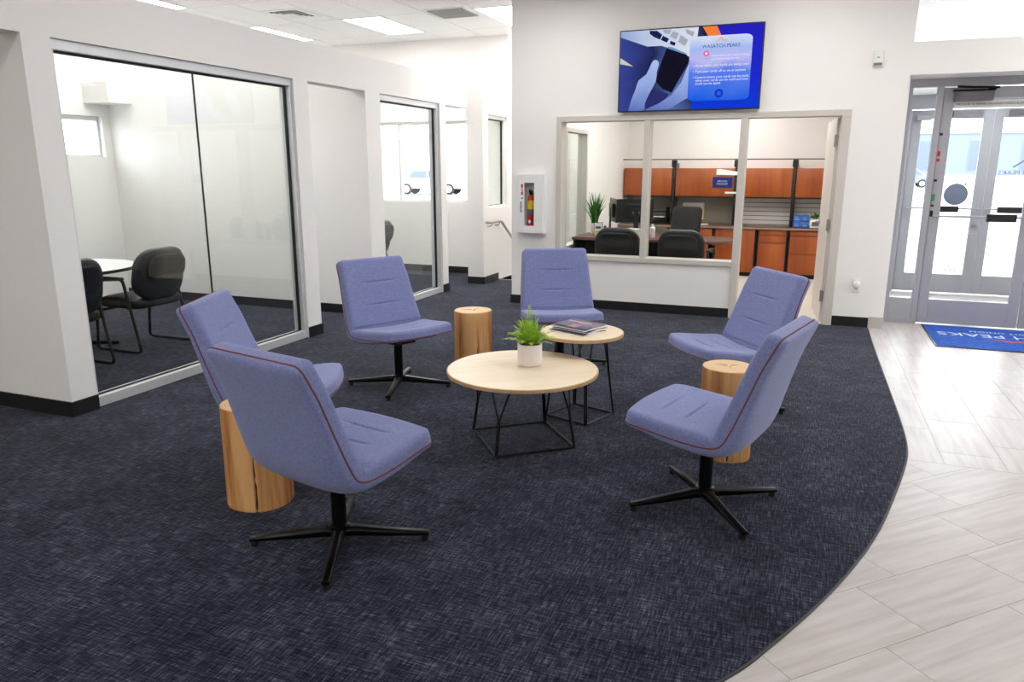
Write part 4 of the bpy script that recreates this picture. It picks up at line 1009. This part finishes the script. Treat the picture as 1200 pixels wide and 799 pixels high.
# ---- credenza wall
ob = ((-2.78, -2.03), (-1.97, -1.10), (-1.04, -.275), (-.225, .40))
nm = ('leftmost, behind the monitors', 'second from left, behind the blue sign', 'third from left, between the sign and the black upright', 'rightmost, next to the door')
for (a, e_), w in zip(ob, nm):
    t = thing('overhead_cabinet', 'cherry wood overhead cabinet, ' + w, 'cabinet', ((a + e_) / 2, 12.2, 1.165), 0, 'cherry overhead cabinets'); hw = (e_ - a) / 2
    box('body', 'cherry', -hw, -.33, 0, hw, -.001, .42, t)
    box('door', 'cherry', -hw + .003, -.352, .004, hw - .003, -.332, .418, t, bevel=.003)
    box('under_rail', 'dark', -hw, -.345, -.018, hw, -.001, -.001, t)
for x, w in ((-2.0, 'left of the pinned paper'), (-1.07, 'behind the blue sign'), (-.25, 'right, beside the blue boxes')):
    t = thing('upright_rail', 'black vertical panel rail ' + w, 'rail', (x, 12.2, .742), 0, 'black upright rails')
    box('post', 'blackplastic', -.022, -.36, 0, .022, -.30, .86 + .06, t, bevel=.003); box('back_post', 'blackplastic', -.02, -.3, 0, .02, -.001, .92, t)
    k = MB(); k.box(-.04, -.375, .86, .04, -.28, .965); k.build('bracket_cap', 'blackplastic', t, bevel=.012)
t = thing('top_rail', 'thin dark glass-edged shelf rail above the cabinets', 'rail', (-1.2, 12.2, 1.702)); box('rail', mat('rail_teal', srgb(70, 82, 86), .3), -1.6, -.37, .006, 1.6, -.345, .022, t)
t = thing('tackboard', 'grey fabric tackboard panels below the overhead cabinets', 'panel', (-2.4, 12.2, .742))
for a, e_ in ((-.39, .37), (.43, 1.30)): box('panel', 'tack', a, -.03, 0, e_, -.001, .40, t)
for x, hw, w in ((-.655, .38, 'behind the office doorway'), (.085, .305, 'above the blue boxes')):
    t = thing('slat_panel', 'pale slatted accessory panel ' + w, 'panel', (x, 12.2, .742), 0, 'slatted panels')
    box('backing', 'dark', -hw, -.02, 0, hw, -.001, .40, t)
    for k in range(6): box('slat', 'slat', -hw, -.034, .004 + .066 * k, hw, -.02, .062 + .066 * k, t)
t = thing('pinned_paper', 'white paper with a yellow edge pinned to the tackboard', 'paper', (-1.89, 12.165, .80))
box('sheet', 'paper', 0, 0, 0, .33, .004, .255, t); box('yellow_edge', 'yellow', .32, -.001, 0, .335, 0, .255, t)
wt = thing('worktop', 'long walnut worktop along the office back wall', 'worktop', (-1.15, 12.2, .705)); box('slab', 'walnut', -1.64, -.62, 0, 1.6, -.002, .036, wt, bevel=.003); box('front_edge', mat('worktop_edge', srgb(150, 130, 118), .4), -1.64, -.625, .006, 1.6, -.62, .03, wt)
units = ((-2.0, -1.35, 0, 'behind the desk chair'), (-1.30, -.73, 1, 'beside the desk end'), (-.672, -.288, 2, 'in the middle of the doorway'), (-.235, .33, 3, 'next to the open door'))
for a, e_, kind_, w in units:
    t = thing('base_cabinet', 'cherry base cabinet ' + w, 'cabinet', ((a + e_) / 2, 12.2, 0), 0, 'cherry base cabinets'); hw = (e_ - a) / 2
    box('body', 'dark', -hw - .02, -.575, .06, hw + .02, -.001, .704, t); box('toe_kick', 'dark', -hw - .02, -.54, 0, hw + .02, -.001, .06, t)
    if kind_ < 2: box('door', 'cherry', -hw, -.597, .065, hw, -.577, .70, t, bevel=.003)
    else:
        zs = (.065, .515, .625, .70) if kind_ == 2 else (.065, .36, .628, .70)
        for i in range(3):
            dr_ = box('drawer', 'cherry', -hw, -.597, zs[i] + .002, hw, -.577, zs[i + 1] - .003, t, bevel=.003)
            box('finger_pull', mat('pull_edge', srgb(120, 56, 22), .5), -hw + .01, -.599, zs[i + 1] - .010, hw - .01, -.597, zs[i + 1] - .006, dr_)
# ---- items on the worktop
for k, (x, z, w) in enumerate(((-.16, .742, 'lower left'), (-.052, .742, 'lower right'), (-.16, .832, 'upper left'), (-.052, .832, 'upper right'))):
    t = thing('blue_box', 'small blue printed box on the worktop, %s of four' % w, 'box', (x, 11.72, z + .0005), 0, 'blue boxes by the door')
    box('carton', 'bluebox', -.052, -.05, 0, .052, .05, .088, t, bevel=.002); box('print', 'bluelite', -.035, -.0515, .02, .03, -.05, .035, t); box('print', 'bluelite', -.035, -.0515, .05, .015, -.05, .06, t)
t = thing('potted_succulent', 'small green plant in a white square pot by the open door', 'plant', (.09, 11.72, .742))
box('pot', 'white', -.075, -.06, 0, .075, .06, .12, t, bevel=.008); box('pot_print', 'text_g', -.05, -.0615, .03, .05, -.06, .09, t)
rnd = random.Random(9); k = MB()
for q in range(70):
    a = rnd.uniform(0, 6.28); rr = rnd.uniform(0, .07); p = Vector((rr * math.cos(a), rr * math.sin(a) * .8, .12 + rnd.uniform(0, .06))); d_ = Vector((math.cos(a) * .5, math.sin(a) * .5, rnd.uniform(.5, 1))).normalized(); sd = d_.cross(Vector((0, 0, 1))).normalized()
    k.add([p, p + d_ * .025 + sd * .010, p + d_ * .05, p + d_ * .025 - sd * .010], [(0, 1, 2, 3)])
k.build('leaves', 'grass', t, kind='stuff')
t = thing('paper_stack', 'loose white papers lying on the worktop behind the desk', 'papers', (-1.66, 11.8, .742)); 
for q in range(3): MB().box(-.14 + .02 * q, -.11, .002 * q, .16 + .03 * q, .10, .002 * q + .0018).build('sheet', 'paper', t, rotz=R(5 * q - 4))
# ---- items on the desk
DZ = .7405
t = thing('grass_plant', 'tall grass plant in a white pot on the desk corner', 'plant', (-2.63, 9.62, DZ))
MB().lathe([(0, 0), (.056, 0), (.06, .005), (.064, .14), (.06, .142), (.056, .125), (0, .125)], 28).build('pot', 'ceramic', t, smooth=True)
k = MB()
for q in range(120):
    a = rnd.uniform(0, 6.28); r0 = rnd.uniform(0, .04); ln = rnd.uniform(.25, .47); ou = rnd.uniform(.01, .17) * (1.2 - ln)
    p0 = Vector((r0 * math.cos(a), r0 * math.sin(a), .12)); pts = [p0 + Vector((math.cos(a), math.sin(a), 0)) * ou * t_ ** 2 + Vector((0, 0, ln * t_ * (1 - .08 * t_))) for t_ in (0, .33, .66, 1)]
    sd = Vector((-math.sin(a + q), math.cos(a + q), 0)); ws = (.006, .0075, .005, .0006); vs = []
    for p, w_ in zip(pts, ws): vs += [p - sd * w_, p + sd * w_]
    k.add(vs, [(0, 1, 3, 2), (2, 3, 5, 4), (4, 5, 7, 6)])
k.build('grass_blades', 'grass', t, kind='stuff')
def monitor(label, x, y, face, tilt=0, w=.50, h=.30):
    t = thing('monitor', label, 'monitor', (x, y, DZ), R(face), 'black computer monitors')
    b_ = MB().box(-w / 2, -.012, .16, w / 2, .012, .16 + h).build('panel', 'blackplastic', t, bevel=.005)
    MB().box(-w / 2 + .012, .0125, .172, w / 2 - .012, .0135, .148 + h).build('screen', mat('dark_screen', srgb(30, 34, 42), .15), b_)
    MB().box(-.13, -.045, .22, .13, -.012, .40).build('rear_housing', 'blackplastic', t, bevel=.012)
    MB().box(-.03, -.055, .012, .03, -.035, .34).build('neck', 'blackplastic', t, bevel=.003)
    MB().prism(rrect(-.12, -.13, .12, .07, .03, 4), 0, .014).build('foot', 'blackplastic', t)
    k = MB(); k.box(-.05, -.0475, .27, .05, -.0455, .30); k.build('rear_ports', 'text_g', t)
    return t
monitor('black monitor seen nearly edge-on at the left of the desk', -2.40, 9.70, -66)
monitor('black monitor seen from behind at an angle on the desk', -2.10, 9.66, 22, w=.46)
t = thing('picture_frame', 'small framed card behind the grass plant on the desk', 'frame', (-2.53, 9.42, DZ), R(6))
box('board', 'paper', -.05, 0, 0, .05, .008, .16, t); box('frame', 'blackplastic', -.056, .003, 0, .056, .012, .166, t); box('card_print', 'bluebox', -.035, -.001, .085, .035, 0, .115, t); box('card_print', 'yellow', -.035, -.001, .02, .02, 0, .06, t)
t = thing('desk_phone', 'dark desk telephone with blue and white keys', 'telephone', (-2.33, 9.38, DZ), R(20))
k = MB(); k.prism([(-.10, 0), (.10, 0), (.10, .10), (-.10, .03)], -.09, .09, 'yz'); k.xf(Matrix.Rotation(R(0), 4, 'Z')); k.build('base', 'navy', t, bevel=.004)
k = MB(); k.tube(rounded([(-.09, -.08, .06), (-.09, -.06, .08), (-.09, .06, .115), (-.09, .09, .105)], .02), .018, 10); k.build('handset', 'blackplastic', t, smooth=True)
for q in range(6): MB().box(-.02 + .035 * (q % 3), -.05 + .05 * (q // 3), .055 + .017 * (q // 3), .005 + .035 * (q % 3), -.02 + .05 * (q // 3), .075 + .017 * (q // 3)).build('key', 'whiteplastic', t)
t = thing('paper_tray_box', 'white cardboard box of papers on the desk below the monitor', 'box', (-2.02, 9.36, DZ), R(4))
box('carton', 'paper', -.15, -.06, 0, .15, .06, .10, t, bevel=.004); box('lid', 'whiteplastic', -.152, -.062, .08, .152, .062, .104, t)
t = thing('hand_sanitizer', 'white upright bottle at the end of the paper box', 'bottle', (-1.81, 9.36, DZ))
MB().lathe([(0, 0), (.03, 0), (.032, .01), (.032, .12), (.012, .14), (.012, .155), (0, .155)], 20).build('bottle_body', 'white', t, smooth=True); MB().box(-.02, -.006, .155, .012, .006, .168).build('pump', 'white', t)
t = thing('letter_tray', 'stacked black letter trays on the worktop', 'letter tray', (-2.22, 11.88, .7425))
for q in range(3): box('tray', 'blackplastic', -.14, -.15, .008 + .08 * q, .14, .15, .02 + .08 * q, t)
for sx in (-1, 1): box('tray_side', 'blackplastic', sx * .142 - .004, -.15, 0, sx * .142 + .004, .15, .25, t)
box('tray_paper', 'paper', -.12, -.155, .10, .12, .12, .112, t)
# ---- task chair
t = thing('task_chair', 'black mesh task chair behind the desk', 'chair', (-1.72, 10.62, 0), R(250))
k = pad_mesh(.46, .52, .05, .07, 'b', 'leather', sag=-.03); k.xf(Matrix.Translation((-.24, 0, .54)) @ Matrix.Rotation(R(-10), 4, 'Y') @ Matrix.Rotation(R(90), 4, 'Z')); k.build('backrest', 'blackplastic', t, smooth=True)
k = pad_mesh(.50, .48, .08, .08, 's', 'leather'); k.xf(Matrix.Translation((-.22, 0, .46)) @ Matrix.Rotation(R(90), 4, 'Y') @ Matrix.Rotation(R(90), 4, 'Z')); k.build('seat', 'leather', t, smooth=True)
MB().cyl((0, 0, .06), (0, 0, .42), .028).build('gas_lift', 'chairbase', t, smooth=True)
MB().tube(rounded([(-.05, 0, .41), (-.28, 0, .42), (-.30, 0, .62)], .06), .018, 10).build('back_support', 'blackplastic', t, smooth=True)
for q in range(5):
    a = R(72 * q); lg = MB().tube([(0, 0, .10), (.29 * math.cos(a), .29 * math.sin(a), .075)], [.024, .015], 8).build('leg', 'blackplastic', t, smooth=True)
    MB().cyl((.29 * math.cos(a) - .02 * math.sin(a), .29 * math.sin(a) + .02 * math.cos(a), .03), (.29 * math.cos(a) + .02 * math.sin(a), .29 * math.sin(a) - .02 * math.cos(a), .03), .03).build('caster', 'blackplastic', lg, smooth=True)

# ================================================================== OUTSIDE
g = MB().box(-70, 11.04, -.25, 90, 160, -.03); g.box(-70, -60, -.25, -8.2, 11.04, -.03); g.box(6.2, -60, -.25, 90, 11.04, -.03)
gr = g.build('ground', 'asphalt'); tag(gr, 'pale parking lot outside the windows', 'ground', None, 'structure')
def house(label, x, y, w, d, h, rows, m):
    t = thing('building', label, 'building', (x, y, -.03))
    box('walls', m, -w / 2, 0, 0, w / 2, d, h, t); box('parapet', 'white', -w / 2 - .2, -.2, h, w / 2 + .2, d + .2, h + .4, t); box('plinth', 'concrete', -w / 2, -.05, 0, w / 2, 0, .8, t)
    for k in range(rows):
        x_ = -w / 2 + (k + .5) * w / rows
        wd = box('window', 'facade', x_ - .9, -.06, 1.3, x_ + .9, 0, h - .7, t); box('pane', 'facadew', x_ - .8, -.08, 1.4, x_ + .8, -.06, h - .8, wd)
    return t
house('pale blue commercial building across the parking lot, seen through the doors', 26, 95, 34, 10, 5.2, 7, 'facade')
house('pale low building far behind the left windows', -52, 75, 30, 10, 4.2, 0, 'concrete')
def car(label, x, y, rot, m):
    t = thing('parked_car', label, 'car', (x, y, -.03), R(rot), 'cars in the parking lot')
    body = [(-2.2, .35), (-2.15, .85), (-1.5, .95), (-.9, 1.5), (.9, 1.5), (1.5, .98), (2.15, .9), (2.2, .35)]
    MB().prism(body, -.85, .85, 'xz').build('body', m, t, bevel=.05)
    for sy in (-1, 1):
        MB().prism([(-1.25, 1.0), (-.85, 1.42), (-.05, 1.42), (-.05, 1.0)], sy * .86 - .005, sy * .86 + .005, 'xz').build('side_window', 'facadew', t)
        MB().prism([(.05, 1.0), (.05, 1.42), (.82, 1.42), (1.3, 1.0)], sy * .86 - .005, sy * .86 + .005, 'xz').build('side_window', 'facadew', t)
        for sx in (-1.35, 1.35):
            wl = MB().cyl((sx, sy * .66, .33), (sx, sy * .88, .33), .33, n=20).build('wheel', 'tyre', t); MB().cyl((sx, sy * .88, .33), (sx, sy * .89, .33), .2, n=16).build('hubcap', 'alum', wl)
    return t
car('grey parked car seen through the entrance sidelight', 7.0, 71, 0, 'carpaint')
car('pale parked car beyond the second glass wall', -22, 42, 10, mat('silver_paint', srgb(190, 194, 200), .3, .3))
car('blue-grey parked car beyond the opening by the stairs', -19.5, 47, 5, mat('pearl_paint', srgb(176, 184, 198), .3, .2))

t = thing('pinned_card', 'white card hanging on the cabinet behind the blue sign', 'paper', (-1.36, 11.835, 1.49))
MB().prism([(0, 0), (.42, -.01), (.40, .03), (.05, .085), (.0, .08)], 0, .004, 'xz').build('card', 'paper', t)
t = thing('label_strip', 'short white label strip below the blue sign', 'label', (-1.22, 11.835, 1.21)); box('strip', 'paper', 0, 0, 0, .17, .004, .03, t)
